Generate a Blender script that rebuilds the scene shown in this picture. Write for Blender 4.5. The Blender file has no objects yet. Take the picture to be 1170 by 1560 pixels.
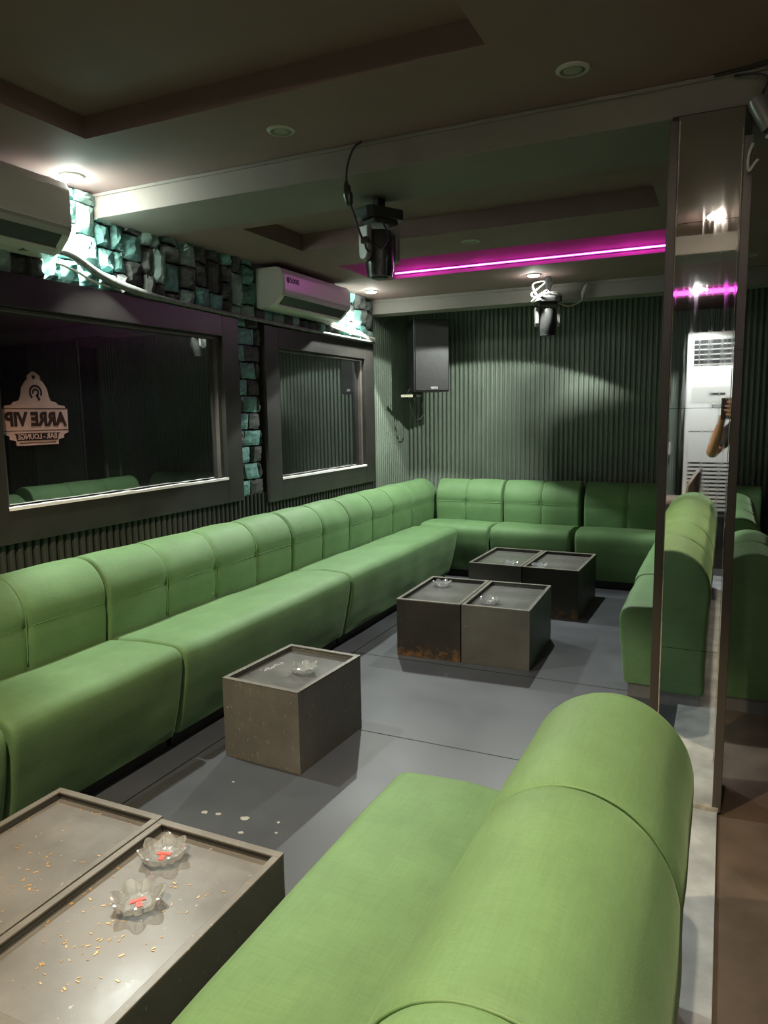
import bpy, bmesh, math, random
from mathutils import Vector, Matrix, noise
random.seed(7)
PI = math.pi
S = bpy.context.scene
C = S.collection

# ------------------------------------------------------------------ materials
def new_mat(name):
    m = bpy.data.materials.new(name); m.use_nodes = True
    nt = m.node_tree
    b = nt.nodes['Principled BSDF']
    return m, nt, b

def N(nt, t, **kw):
    n = nt.nodes.new(t)
    for k, v in kw.items():
        if k in n.inputs: n.inputs[k].default_value = v
        else: setattr(n, k, v)
    return n

def coords(nt, scale=(1, 1, 1), kind='Object'):
    tc = N(nt, 'ShaderNodeTexCoord'); mp = N(nt, 'ShaderNodeMapping')
    mp.inputs['Scale'].default_value = scale
    nt.links.new(tc.outputs[kind], mp.inputs['Vector'])
    return mp.outputs['Vector']

def ramp(nt, fac, stops):
    r = N(nt, 'ShaderNodeValToRGB')
    e = r.color_ramp.elements
    while len(e) < len(stops): e.new(0.5)
    for i, (p, c) in enumerate(stops):
        e[i].position = p; e[i].color = (*c, 1) if len(c) == 3 else c
    nt.links.new(fac, r.inputs['Fac'])
    return r.outputs['Color']

def nz(nt, vec, scale, detail=3, rough=.55, dist=0):
    n = N(nt, 'ShaderNodeTexNoise'); n.inputs['Scale'].default_value = scale
    n.inputs['Detail'].default_value = detail; n.inputs['Roughness'].default_value = rough
    n.inputs['Distortion'].default_value = dist
    nt.links.new(vec, n.inputs['Vector'])
    return n.outputs['Fac']

def mix(nt, fac, a, b, blend='MIX'):
    m = N(nt, 'ShaderNodeMix', data_type='RGBA', blend_type=blend)
    for s, v in ((m.inputs['Factor'], fac), (m.inputs['A'], a), (m.inputs['B'], b)):
        s2 = s
        if s.name == 'A': s2 = m.inputs[6]
        if s.name == 'B': s2 = m.inputs[7]
        if hasattr(v, 'is_output') or isinstance(v, bpy.types.NodeSocket): nt.links.new(v, s2)
        else: s2.default_value = v if not isinstance(v, tuple) else ((*v, 1) if len(v) == 3 else v)
    return m.outputs[2]

def bump(nt, b, height, strength=.2, dist=.002):
    n = N(nt, 'ShaderNodeBump'); n.inputs['Strength'].default_value = strength
    n.inputs['Distance'].default_value = dist
    nt.links.new(height, n.inputs['Height']); nt.links.new(n.outputs['Normal'], b.inputs['Normal'])

def plain(name, col, rough=.5, metal=0, spec=.5, noise_amt=0, nscale=8, bmp=0, bscale=60):
    m, nt, b = new_mat(name)
    b.inputs['Base Color'].default_value = (*col, 1)
    b.inputs['Roughness'].default_value = rough; b.inputs['Metallic'].default_value = metal
    b.inputs['Specular IOR Level'].default_value = spec
    v = coords(nt)
    if noise_amt:
        f = nz(nt, v, nscale, 5)
        lo = tuple(c * (1 - noise_amt) for c in col); hi = tuple(c * (1 + noise_amt) for c in col)
        nt.links.new(ramp(nt, f, [(.3, lo), (.7, hi)]), b.inputs['Base Color'])
    if bmp: bump(nt, b, nz(nt, v, bscale, 4), bmp)
    return m

def emit(name, col, strength):
    m, nt, b = new_mat(name)
    b.inputs['Base Color'].default_value = (*col, 1)
    b.inputs['Emission Color'].default_value = (*col, 1); b.inputs['Emission Strength'].default_value = strength
    return m

def fabric(name, col):
    m, nt, b = new_mat(name)
    v = coords(nt)
    big = nz(nt, v, 5, 4)
    base = ramp(nt, big, [(.3, tuple(c * .88 for c in col)), (.7, tuple(c * 1.1 for c in col))])
    s1 = nz(nt, coords(nt, (4, 70, 70)), 3, 4, .6)
    s2 = nz(nt, coords(nt, (70, 4, 60)), 3, 4, .6)
    g = mix(nt, .5, ramp(nt, s1, [(.3, (.35,) * 3), (.75, (.7,) * 3)]), ramp(nt, s2, [(.3, (.35,) * 3), (.75, (.7,) * 3)]))
    nt.links.new(mix(nt, .4, base, g, 'OVERLAY'), b.inputs['Base Color'])
    b.inputs['Roughness'].default_value = .62
    b.inputs['Specular IOR Level'].default_value = .28
    b.inputs['Sheen Weight'].default_value = .25
    b.inputs['Sheen Roughness'].default_value = .4
    b.inputs['Sheen Tint'].default_value = (.6, .85, .5, 1)
    w = nz(nt, v, 260, 2)
    wr = nz(nt, coords(nt, (1, 3, 3)), 5, 3)
    bump(nt, b, mix(nt, .75, w, wr), .35, .006)
    return m

def scratched(name, col, edge, amount=.5, rough=.45, rust=0, rustcol=(.22, .1, .03)):
    """dark painted board with scuffs, small scratches and (at the foot) bare wood showing"""
    m, nt, b = new_mat(name)
    v = coords(nt)
    f = nz(nt, v, 4, 6, .65)
    base = ramp(nt, f, [(.25, tuple(c * .72 for c in col)), (.75, tuple(c * 1.25 for c in col))])
    sc = nz(nt, coords(nt, (26, 26, 17)), 1.6, 3, .6, 2.5)
    sm = ramp(nt, sc, [(.70 - .05 * amount, (0, 0, 0)), (.76 - .05 * amount, (1, 1, 1))])
    sc2 = nz(nt, v, 55, 2, .5)
    sm2 = ramp(nt, sc2, [(.72, (0, 0, 0)), (.76, (1, 1, 1))])
    c1 = mix(nt, sm, base, edge)
    c2 = mix(nt, sm2, c1, tuple(min(1, e * 1.3) for e in edge))
    if rust:
        sep = N(nt, 'ShaderNodeSeparateXYZ'); nt.links.new(v, sep.inputs[0])
        mr = N(nt, 'ShaderNodeMapRange'); nt.links.new(sep.outputs['Z'], mr.inputs[0])
        mr.inputs[1].default_value = .0; mr.inputs[2].default_value = .16
        mr.inputs[3].default_value = .30 * rust; mr.inputs[4].default_value = .0
        ad = N(nt, 'ShaderNodeMath', operation='ADD')
        nt.links.new(mr.outputs[0], ad.inputs[0]); nt.links.new(nz(nt, coords(nt, (22, 22, 26)), 1, 6, .75), ad.inputs[1])
        rm = ramp(nt, ad.outputs[0], [(.68, (0, 0, 0)), (.90, (.8, .8, .8))])
        c2 = mix(nt, rm, c2, rustcol)
    nt.links.new(c2, b.inputs['Base Color'])
    b.inputs['Roughness'].default_value = rough
    rr = ramp(nt, f, [(.3, (rough - .08,) * 3), (.7, (rough + .12,) * 3)])
    nt.links.new(rr, b.inputs['Roughness'])
    bump(nt, b, nz(nt, v, 40, 4), .12)
    return m

M = {}
M['fabric'] = fabric('green_fabric', (.122, .224, .096))
M['piping'] = plain('green_piping', (.12, .22, .085), .6)
M['base_black'] = plain('black_base_board', (.012, .012, .012), .6)
M['base_grey'] = plain('grey_base_board', (.16, .16, .155), .6, noise_amt=.2)
M['ceil'] = plain('dark_ceiling_paint', (.30, .20, .195), .75, spec=.25, noise_amt=.06, nscale=2.5, bmp=.05)
M['beam'] = plain('grey_beam_paint', (.25, .225, .205), .7, spec=.3, noise_amt=.05, nscale=3, bmp=.05)
M['flute'] = plain('dark_fluted_panel', (.165, .200, .160), .48, spec=.4, noise_amt=.12, nscale=4)
M['flute_black'] = plain('black_fluted_panel', (.04, .041, .039), .5, spec=.4, noise_amt=.12, nscale=4)
M['wall'] = plain('black_wall_paint', (.02, .02, .02), .7, noise_amt=.2)
M['frame'] = plain('dark_brown_window_frame', (.026, .0245, .022), .42, spec=.5, noise_amt=.25, nscale=5, bmp=.25, bscale=45)
M['frame_in'] = plain('greyish_inner_window_frame', (.085, .074, .066), .5, noise_amt=.25, nscale=8)
M['stone_teal'] = plain('teal_grey_stone', (.14, .31, .285), .75, noise_amt=.35, nscale=18, bmp=.9, bscale=35)
M['stone_grey'] = plain('dark_grey_stone', (.07, .078, .073), .8, noise_amt=.4, nscale=16, bmp=.9, bscale=35)
M['stone_light'] = plain('pale_green_stone', (.23, .34, .305), .75, noise_amt=.3, nscale=16, bmp=.9, bscale=35)
M['mortar'] = plain('black_mortar', (.012, .013, .013), .9)
M['white_pl'] = plain('white_plastic', (.70, .69, .66), .32, spec=.5)
M['white_pl2'] = plain('off_white_plastic', (.52, .51, .48), .4)
M['grey_pl'] = plain('grey_plastic', (.42, .42, .40), .4)
M['black_pl'] = plain('black_plastic', (.012, .012, .012), .35)
M['black_sat'] = plain('black_satin_metal', (.03, .03, .03), .3, spec=.6, noise_amt=.2)
M['silver_pl'] = plain('silver_grey_cover', (.30, .30, .29), .32, metal=.4)
M['chrome'] = plain('chrome', (.75, .75, .74), .15, metal=1)
M['cable_w'] = plain('white_cable', (.62, .60, .54), .5)
M['cable_b'] = plain('black_cable', (.02, .02, .02), .5)
M['hose'] = plain('grey_pipe_insulation', (.16, .17, .16), .55, noise_amt=.4, nscale=30, bmp=.5, bscale=50)
M['trim'] = plain('dark_bronze_pillar_trim', (.085, .074, .062), .38, metal=.2)
M['trim_light'] = plain('chipped_light_edge', (.45, .42, .36), .6, noise_amt=.35, nscale=30)
M['sill'] = plain('lit_white_sill_edge', (.85, .83, .80), .5, noise_amt=.1, nscale=20)
M['strip'] = plain('grey_floor_strip', (.42, .44, .45), .55, noise_amt=.35, nscale=6, bmp=.15)
M['brown_floor'] = plain('brown_floor', (.115, .084, .060), .5, noise_amt=.3, nscale=5, bmp=.1)
M['white_trim'] = plain('white_downlight_trim', (.52, .50, .44), .5)
M['lens_off'] = plain('frosted_lens_unlit', (.36, .35, .28), .55)
M['lens_on'] = emit('lit_downlight_lens', (.93, 1.0, .88), 45)
M['lens_warm'] = emit('lit_warm_downlight_lens', (1.0, .88, .70), 60)
M['rim_on'] = emit('lit_downlight_glowing_rim', (.95, 1.0, .92), 320)
M['lens_hot'] = M['lens_on']; M['rim_hot'] = emit('bright_downlight_glowing_rim', (.95, 1.0, .92), 620)
M['rim_warm'] = emit('lit_warm_downlight_glowing_rim', (1.0, .88, .70), 600)
M['lens_near'] = M['lens_warm']; M['rim_near'] = emit('warm_downlight_dim_rim', (1.0, .88, .70), 60)
M['led'] = emit('magenta_led_strip', (1.0, .05, .86), 20)
_nt = M['led'].node_tree
_r = N(_nt, 'ShaderNodeMapRange'); _r.inputs[1].default_value = .3; _r.inputs[2].default_value = .7; _r.inputs[3].default_value = 3; _r.inputs[4].default_value = 25
_nt.links.new(nz(_nt, coords(_nt, (1, 0, 0)), 2.6, 3), _r.inputs[0])
_nt.links.new(_r.outputs[0], _nt.nodes['Principled BSDF'].inputs['Emission Strength'])
M['led_wide'] = emit('wide_magenta_light_band', (1.0, .05, .86), 4)
M['skin'] = plain('skin', (.42, .24, .16), .5, noise_amt=.08)
M['cloth'] = plain('dark_shirt_cloth', (.03, .033, .036), .85, noise_amt=.2, bmp=.2)
M['denim'] = plain('dark_trousers_cloth', (.018, .02, .028), .9, noise_amt=.2)
M['hair'] = plain('dark_hair', (.012, .010, .009), .6)
M['shoe'] = plain('black_shoe', (.015, .015, .015), .5)
M['red'] = plain('red_print', (.75, .06, .03), .4)
M['flake'] = plain('pale_paper', (.36, .35, .31), .7)
M['gold'] = plain('copper_foil', (.62, .36, .14), .4, metal=.3)
M['ash'] = plain('pale_ash', (.42, .42, .43), .9)
M['stool'] = plain('brown_stool_upholstery', (.17, .14, .12), .6, noise_amt=.2)
M['green_post'] = plain('green_lit_post', (.03, .20, .10), .35)  # green light on the stool post is put into its colour
M['wood_pin'] = plain('pale_wood_bracket', (.55, .50, .38), .6)
M['deck'] = plain('black_platform', (.018, .018, .018), .5)

M['tab_a'] = scratched('charcoal_painted_box', (.088, .085, .074), (.2, .19, .16), .5, .42, .45)
M['tab_b'] = scratched('rusty_black_box', (.022, .019, .015), (.07, .05, .03), .3, .45, 1.0)
M['tab_c'] = scratched('scuffed_grey_box', (.160, .158, .142), (.32, .31, .27), 1.35, .42, .5)
M['tab_top'] = scratched('charcoal_table_top', (.098, .095, .088), (.13, .125, .115), .3, .34, 0)
M['tab_top_lit'] = scratched('lit_grey_table_top', (.165, .158, .146), (.28, .26, .23), .4, .36, 0)  # lighter copy for the front boxes, with reflected ceiling glow in its colour
M['tab_rim'] = scratched('worn_table_rim', (.15, .138, .118), (.30, .26, .18), 1.2, .4, 0)

# floor: dark vinyl sheets with faint scuffs
m, nt, b = new_mat('dark_floor_vinyl'); M['floor'] = m
v = coords(nt)
f = nz(nt, v, 1.6, 7, .62)
base = ramp(nt, f, [(.25, (.046, .051, .058)), (.75, (.078, .083, .092))])
spot = ramp(nt, nz(nt, v, 38, 3, .6), [(.70, (0, 0, 0)), (.76, (1, 1, 1))])
spotm = mix(nt, ramp(nt, nz(nt, v, 1.1, 3), [(.48, (0, 0, 0)), (.62, (1, 1, 1))]), (0, 0, 0), spot)
nt.links.new(mix(nt, spotm, base, (.16, .16, .155)), b.inputs['Base Color'])
nt.links.new(ramp(nt, f, [(.3, (.36,) * 3), (.7, (.52,) * 3)]), b.inputs['Roughness'])
b.inputs['Specular IOR Level'].default_value = .5
bump(nt, b, nz(nt, v, 18, 3), .05)

# scuffed mirror
m, nt, b = new_mat('scuffed_mirror'); M['mirror'] = m
v = coords(nt)
b.inputs['Metallic'].default_value = 1
b.inputs['Base Color'].default_value = (.80, .82, .82, 1)
st = nz(nt, coords(nt, (50, 50, 3)), 1.2, 4, .65)
nt.links.new(ramp(nt, st, [(.45, (.012,) * 3), (.8, (.09,) * 3)]), b.inputs['Roughness'])

# dark reflective window glass
m, nt, b = new_mat('dark_window_glass'); M['glass'] = m
b.inputs['Base Color'].default_value = (.006, .006, .007, 1); b.inputs['Roughness'].default_value = .25
gl = N(nt, 'ShaderNodeBsdfGlossy'); gl.inputs['Roughness'].default_value = .015
gl.inputs['Color'].default_value = (.86, .92, .90, 1)
ms = N(nt, 'ShaderNodeMixShader')
fr = N(nt, 'ShaderNodeFresnel'); fr.inputs['IOR'].default_value = 4.4
nt.links.new(fr.outputs[0], ms.inputs[0])
nt.links.new(b.outputs[0], ms.inputs[1]); nt.links.new(gl.outputs[0], ms.inputs[2])
nt.links.new(ms.outputs[0], nt.nodes['Material Output'].inputs['Surface'])

# crystal (clear facets: mostly see-through, bright facet glints, a little milky scatter)
m, nt, b = new_mat('crystal_glass'); M['crystal'] = m
b.inputs['Base Color'].default_value = (.9, .92, .92, 1); b.inputs['Roughness'].default_value = .3
tr = N(nt, 'ShaderNodeBsdfTransparent'); tr.inputs['Color'].default_value = (.94, .96, .96, 1)
gl = N(nt, 'ShaderNodeBsdfGlossy'); gl.inputs['Roughness'].default_value = .12
lw = N(nt, 'ShaderNodeLayerWeight'); lw.inputs['Blend'].default_value = .55
m1 = N(nt, 'ShaderNodeMixShader'); m2 = N(nt, 'ShaderNodeMixShader')
nt.links.new(lw.outputs['Facing'], m1.inputs[0]); nt.links.new(tr.outputs[0], m1.inputs[1]); nt.links.new(gl.outputs[0], m1.inputs[2])
m2.inputs[0].default_value = .15
nt.links.new(m1.outputs[0], m2.inputs[1]); nt.links.new(b.outputs[0], m2.inputs[2])
nt.links.new(m2.outputs[0], nt.nodes['Material Output'].inputs['Surface'])

# speaker grille
m, nt, b = new_mat('speaker_grille'); M['grille'] = m
v = coords(nt)
vo = N(nt, 'ShaderNodeTexVoronoi'); vo.inputs['Scale'].default_value = 140; nt.links.new(v, vo.inputs['Vector'])
nt.links.new(ramp(nt, vo.outputs['Distance'], [(.25, (.003,) * 3), (.5, (.022,) * 3)]), b.inputs['Base Color'])
b.inputs['Roughness'].default_value = .45

# sticker film
M['stick'] = plain('pinkish_sticker_film', (.27, .165, .145), .6, noise_amt=.12, nscale=12)
M['stick_d'] = plain('dark_sticker_print', (.016, .006, .006), .8, spec=.15)
M['text_w'] = plain('white_print', (.7, .7, .7), .5)
M['text_d'] = plain('dark_print', (.03, .03, .03), .5)

# ------------------------------------------------------------------ mesh helpers
def BM(): return bmesh.new()

def add_box(bm, x0, y0, z0, x1, y1, z1, mi=0):
    vs = [bm.verts.new(p) for p in ((x0, y0, z0), (x1, y0, z0), (x1, y1, z0), (x0, y1, z0), (x0, y0, z1), (x1, y0, z1), (x1, y1, z1), (x0, y1, z1))]
    for f in ((0, 3, 2, 1), (4, 5, 6, 7), (0, 1, 5, 4), (1, 2, 6, 5), (2, 3, 7, 6), (3, 0, 4, 7)):
        bm.faces.new([vs[i] for i in f]).material_index = mi
    return vs

def xf(vs, mat):
    for v in vs: v.co = mat @ v.co

def add_prism(bm, pts, a, b, axis='Y', mi=0):
    """extrude polygon pts (2-D) from a to b; axis Y: pts=(x,z); X: pts=(y,z); Z: pts=(x,y)"""
    def P(p, t):
        return {'Y': (p[0], t, p[1]), 'X': (t, p[0], p[1]), 'Z': (p[0], p[1], t)}[axis]
    A = [bm.verts.new(P(p, a)) for p in pts]; B = [bm.verts.new(P(p, b)) for p in pts]
    n = len(pts)
    bm.faces.new(A).material_index = mi; bm.faces.new(B[::-1]).material_index = mi
    for i in range(n):
        bm.faces.new((A[i], B[i], B[(i + 1) % n], A[(i + 1) % n])).material_index = mi
    return A + B

def add_tube(bm, pts, r, seg=8, mi=0, cap=True):
    pts = [Vector(p) for p in pts]
    rs = r if isinstance(r, (list, tuple)) else [r] * len(pts)
    rings = []; up = None
    for i, p in enumerate(pts):
        t = (pts[min(i + 1, len(pts) - 1)] - pts[max(i - 1, 0)])
        if t.length < 1e-9: t = Vector((0, 0, 1))
        t.normalize()
        if up is None: up = Vector((0, 0, 1)) if abs(t.z) < .9 else Vector((1, 0, 0))
        s = t.cross(up)
        if s.length < 1e-6: s = t.cross(Vector((1, 0, 0)))
        s.normalize(); u = s.cross(t).normalized(); up = u
        rings.append([bm.verts.new(p + (s * math.cos(2 * PI * k / seg) + u * math.sin(2 * PI * k / seg)) * rs[i]) for k in range(seg)])
    for a, b in zip(rings, rings[1:]):
        for k in range(seg):
            bm.faces.new((a[k], a[(k + 1) % seg], b[(k + 1) % seg], b[k])).material_index = mi
    if cap:
        bm.faces.new(rings[0][::-1]).material_index = mi; bm.faces.new(rings[-1]).material_index = mi
    return [v for r_ in rings for v in r_]

def spline(pts, n=8):
    """Catmull-Rom through pts"""
    P = [Vector(p) for p in pts]; P = [P[0] * 2 - P[1]] + P + [P[-1] * 2 - P[-2]]
    out = []
    for i in range(1, len(P) - 2):
        for k in range(n):
            t = k / n; a, b, c, d = P[i - 1:i + 3]
            out.append(.5 * ((2 * b) + (c - a) * t + (2 * a - 5 * b + 4 * c - d) * t * t + (3 * b - a - 3 * c + d) * t ** 3))
    out.append(P[-2]); return out

def add_lathe(bm, prof, seg=32, mi=0, center=(0, 0, 0), fn=None):
    rings = []
    for j, (r, z) in enumerate(prof):
        ring = []
        for k in range(seg):
            a = 2 * PI * k / seg
            rr, zz = (r, z) if fn is None else fn(j, a, r, z)
            ring.append(bm.verts.new((center[0] + rr * math.cos(a), center[1] + rr * math.sin(a), center[2] + zz)))
        rings.append(ring)
    for a, b in zip(rings, rings[1:]):
        for k in range(seg):
            bm.faces.new((a[k], a[(k + 1) % seg], b[(k + 1) % seg], b[k])).material_index = mi
    bm.faces.new(rings[0][::-1]).material_index = mi; bm.faces.new(rings[-1]).material_index = mi
    return [v for r_ in rings for v in r_]

def obj(name, bm, mats, parent=None, smooth=False, bevel=0, loc=None, angle=None):
    bmesh.ops.recalc_face_normals(bm, faces=bm.faces[:])
    me = bpy.data.meshes.new(name); bm.to_mesh(me); bm.free()
    o = bpy.data.objects.new(name, me); C.objects.link(o)
    if not isinstance(mats, (list, tuple)): mats = [mats]
    for m_ in mats: me.materials.append(m_)
    if smooth:
        for p in me.polygons: p.use_smooth = True
        if angle is not None: me.set_sharp_from_angle(angle=math.radians(angle))
    if bevel:
        md = o.modifiers.new('bevel', 'BEVEL'); md.width = bevel; md.segments = 2; md.limit_method = 'ANGLE'; md.angle_limit = math.radians(40)
    if parent: o.parent = parent
    if loc: o.location = loc
    return o

def tag(o, label, cat, group=None, kind=None):
    o['label'] = label; o['category'] = cat
    if group: o['group'] = group
    if kind: o['kind'] = kind
    return o

def thing(name, label, cat, loc=(0, 0, 0), rotz=0, group=None):
    o = bpy.data.objects.new(name, None); C.objects.link(o)
    o.empty_display_size = .1
    o.location = loc; o.rotation_euler = (0, 0, rotz)
    return tag(o, label, cat, group)

def struct(name, bm, mats, label=None, cat=None, parent=None, **kw):
    o = obj(name, bm, mats, parent, **kw)
    if parent is None:
        o['kind'] = 'structure'
        if label: o['label'] = label
        if cat: o['category'] = cat
    return o

def dup(root, loc, rotz, label, group=None):
    r = root.copy(); C.objects.link(r); r.location = loc; r.rotation_euler = (0, 0, rotz)
    r['label'] = label
    if group: r['group'] = group
    for ch in list(root.children):
        c = ch.copy(); C.objects.link(c); c.parent = r
        for g in ch.children:
            d = g.copy(); C.objects.link(d); d.parent = c
    return r

def text_mesh(name, body, size, mat, parent=None, depth=.0008, matrix=None, bold=0.0, mirror=False, width=None):
    cu = bpy.data.curves.new(name, 'FONT'); cu.body = body; cu.size = size
    cu.align_x = 'CENTER'; cu.align_y = 'CENTER'; cu.extrude = depth; cu.offset = bold; cu.resolution_u = 4
    tmp = bpy.data.objects.new('tmp_text', cu); C.objects.link(tmp)
    bpy.context.view_layer.update()
    me = bpy.data.meshes.new_from_object(tmp.evaluated_get(bpy.context.evaluated_depsgraph_get()))
    bpy.data.objects.remove(tmp, do_unlink=True); bpy.data.curves.remove(cu)
    xs = [v.co.x for v in me.vertices]; w0 = max(xs) - min(xs)
    sx = (width / w0) if width else 1
    for v in me.vertices: v.co.x *= sx * (-1 if mirror else 1)
    if mirror: me.flip_normals()
    me.materials.clear(); me.materials.append(mat); me.name = name
    o = bpy.data.objects.new(name, me); C.objects.link(o)
    if parent: o.parent = parent
    if matrix is not None: o.matrix_local = matrix
    return o

# face towards +X, text right = +Y  (seen from inside the room on the left wall)
def wallmat(x, y, z):
    return Matrix(((0, 0, 1, x), (1, 0, 0, y), (0, 1, 0, z), (0, 0, 0, 1)))

# ------------------------------------------------------------------ room dimensions
XW = -2.93      # left wall
XR = 2.6
YB = 6.90       # alcove back wall
YN = -2.7       # wall behind the photographer
YH = 6.02       # header / alcove front
Z1, Z2 = 2.60, 2.50

# floor
bm = BM(); add_box(bm, XW - .15, YN - .15, -.08, .03, YB + .15, 0, 0)
add_box(bm, .03, YN - .15, -.08, XR + .15, YB + .15, 0, 1)
struct('floor', bm, [M['floor'], M['brown_floor']])
# thin joints in the vinyl
bm = BM()
for y in (2.93, 3.93, 1.75):
    add_box(bm, -2.1, y, 0, -.1, y + .006, .0015)
add_box(bm, -2.08, .6, 0, -2.072, 6.1, .0015)
struct('trim_1', bm, plain('floor_joint', (.02, .02, .022), .5), 'dark joint lines between the vinyl floor sheets', 'floor joint')
# grey strip behind the near sofa and under the pillar
bm = BM(); add_box(bm, -.16, -1.4, .001, .032, 3.86, .012)
struct('trim_2', bm, M['strip'], 'worn grey strip on the floor behind the near sofa', 'floor strip', bevel=.002)

# fluted panel builder: profile repeated along a direction
def flutes(bm, p0, dirv, nrm, length, z0, z1, pitch=.045, depth=.021):
    n = int(length / pitch)
    prof = [(0, 0), (.24, 0), (.30, .72), (.36, .92), (.46, 1), (.70, 1), (.80, .92), (.86, .72), (.92, 0)]
    pts = []
    for i in range(n):
        for a, h in prof: pts.append(((i + a) * pitch, h * depth))
    pts.append((n * pitch, 0))
    d = Vector(dirv); nn = Vector(nrm); p0 = Vector(p0)
    lo = []; hi = []
    for s, h in pts:
        q = p0 + d * s + nn * h
        lo.append(bm.verts.new((q.x, q.y, z0))); hi.append(bm.verts.new((q.x, q.y, z1)))
    for i in range(len(lo) - 1):
        bm.faces.new((lo[i], lo[i + 1], hi[i + 1], hi[i]))
    # thickness behind
    e = nn * -.02
    bl = [bm.verts.new(lo[0].co + e), bm.verts.new(lo[-1].co + e)]; bh = [bm.verts.new(hi[0].co + e), bm.verts.new(hi[-1].co + e)]
    bm.faces.new((bl[0], bh[0], bh[1], bl[1]))
    bm.faces.new((lo[0], hi[0], bh[0], bl[0])); bm.faces.new((lo[-1], bl[1], bh[1], hi[-1]))
    bm.faces.new(lo + [bl[1], bl[0]]); bm.faces.new(hi[::-1] + [bh[0], bh[1]])

# left wall : slab + lower fluted wainscot
bm = BM(); add_box(bm, XW - .14, YN - .15, 0, XW - .005, YH, 2.75)
struct('wall_left', bm, M['wall'])
bm = BM(); flutes(bm, (XW + .016, .2, 0), (0, 1, 0), (1, 0, 0), YH - .2, .0, .965)
struct('wall_left_panel', bm, M['flute_black'], 'dark fluted wainscot under the two windows', 'wall panel')
# alcove left wall and back wall
bm = BM(); add_box(bm, XW - .19, YH, 0, XW - .06, YB + .15, 2.75)
flutes(bm, (XW - .045, YH + .012, 0), (0, 1, 0), (1, 0, 0), YB - YH - .012, 0, 2.6)
struct('wall_alcove_left', bm, M['flute'])
bm = BM(); add_box(bm, XW - .19, YB + .02, 0, XR + .15, YB + .15, 2.75)
flutes(bm, (XW - .06, YB, 0), (1, 0, 0), (0, -1, 0), XR - XW + .06, 0, 2.6)
struct('wall_back', bm, M['flute'])
bm = BM(); add_box(bm, XR, YN - .15, 0, XR + .15, YB + .15, 2.75)
flutes(bm, (XR - .02, YN, 0), (0, 1, 0), (-1, 0, 0), YB - YN, 0, 2.6)
struct('wall_right', bm, M['flute_black'])
bm = BM(); add_box(bm, XW - .15, YN - .15, 0, XR + .15, YN - .02, 2.75)
flutes(bm, (XW, YN, 0), (1, 0, 0), (0, 1, 0), XR - XW, 0, 2.6)
struct('wall_front', bm, M['flute'])
# lit corner bead where the window wall ends
bm = BM(); add_box(bm, XW - .06, YH - .004, .0, XW + .012, YH + .012, 2.40)
struct('trim_3', bm, M['flute'], 'narrow corner bead between second window and alcove', 'corner trim')

# ------------------------------------------------------------------ ceiling
def slab_with_hole(bm, x0, x1, y0, y1, holes, z, zt):
    """horizontal slab from z to zt with rectangular holes (sorted in y, non overlapping in y)"""
    y = y0
    for hx0, hx1, hy0, hy1 in holes:
        add_box(bm, x0, y, z, x1, hy0, zt)
        add_box(bm, x0, hy0, z, hx0, hy1, zt); add_box(bm, hx1, hy0, z, x1, hy1, zt)
        y = hy1
    add_box(bm, x0, y, z, x1, y1, zt)

YB1 = 2.83      # beam face
bm = BM()
slab_with_hole(bm, XW - .1, XR + .1, .36, YB1 + .02, [(-2.36, -.71, .78, 2.28)], Z1, Z1 + .085)
add_box(bm, XW - .1, .3, Z1 + .085, XR + .1, YB1 + .02, Z1 + .13)
slab_with_hole(bm, XW - .1, XR + .1, 3.26, YH + .02, [(-2.42, -.345, 3.40, 4.02), (-2.45, -.02, 4.53, 5.17)], Z2, Z2 + .10)
add_box(bm, XW - .1, 3.2, Z2 + .10, XR + .1, 4.40, Z2 + .16)
add_box(bm, XW - .1, 4.40, Z2 + .19, XR + .1, YH + .1, Z2 + .24)
add_box(bm, XW - .1, 5.17, Z2 + .10, XR + .1, 5.20, Z2 + .19); add_box(bm, XW - .1, 4.50, Z2 + .10, XR + .1, 4.53, Z2 + .19)
add_box(bm, -.02, 4.53, Z2 + .10, .01, 5.17, Z2 + .19); add_box(bm, -2.48, 4.53, Z2 + .10, -2.45, 5.17, Z2 + .19)
# bay behind the photographer
slab_with_hole(bm, XW - .1, XR + .1, YN - .1, .02, [(-2.45, 2.0, -1.72, -1.10)], Z2, Z2 + .19)
add_box(bm, XW - .1, YN - .1, Z2 + .19, XR + .1, .05, Z2 + .24)
# alcove ceiling
add_box(bm, XW - .19, YH + .18, 2.58, XR + .1, YB + .1, 2.66)
struct('ceiling', bm, M['ceil'])
# dropped beams
bm = BM(); add_box(bm, XW, YB1, 2.485, XR, 3.27, 2.62); add_box(bm, XW, YB1 - .012, 2.585, XR, YB1, 2.60)
struct('ceiling_beam', bm, M['beam'], 'grey ceiling beam resting on the mirrored pillar', 'beam', bevel=.004)
bm = BM(); add_box(bm, XW - .06, YH, 2.375, XR, YH + .2, 2.62); add_box(bm, XW, YH - .01, 2.475, XR, YH, 2.50)
struct('ceiling_beam', bm, M['beam'], 'pale grey header beam over the fluted alcove', 'beam', bevel=.004)
bm = BM(); add_box(bm, XW, .0, 2.485, XR, .36, 2.62)
struct('ceiling_beam', bm, M['beam'], 'grey ceiling beam behind the photographer, seen in the mirror', 'beam', bevel=.004)

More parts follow.
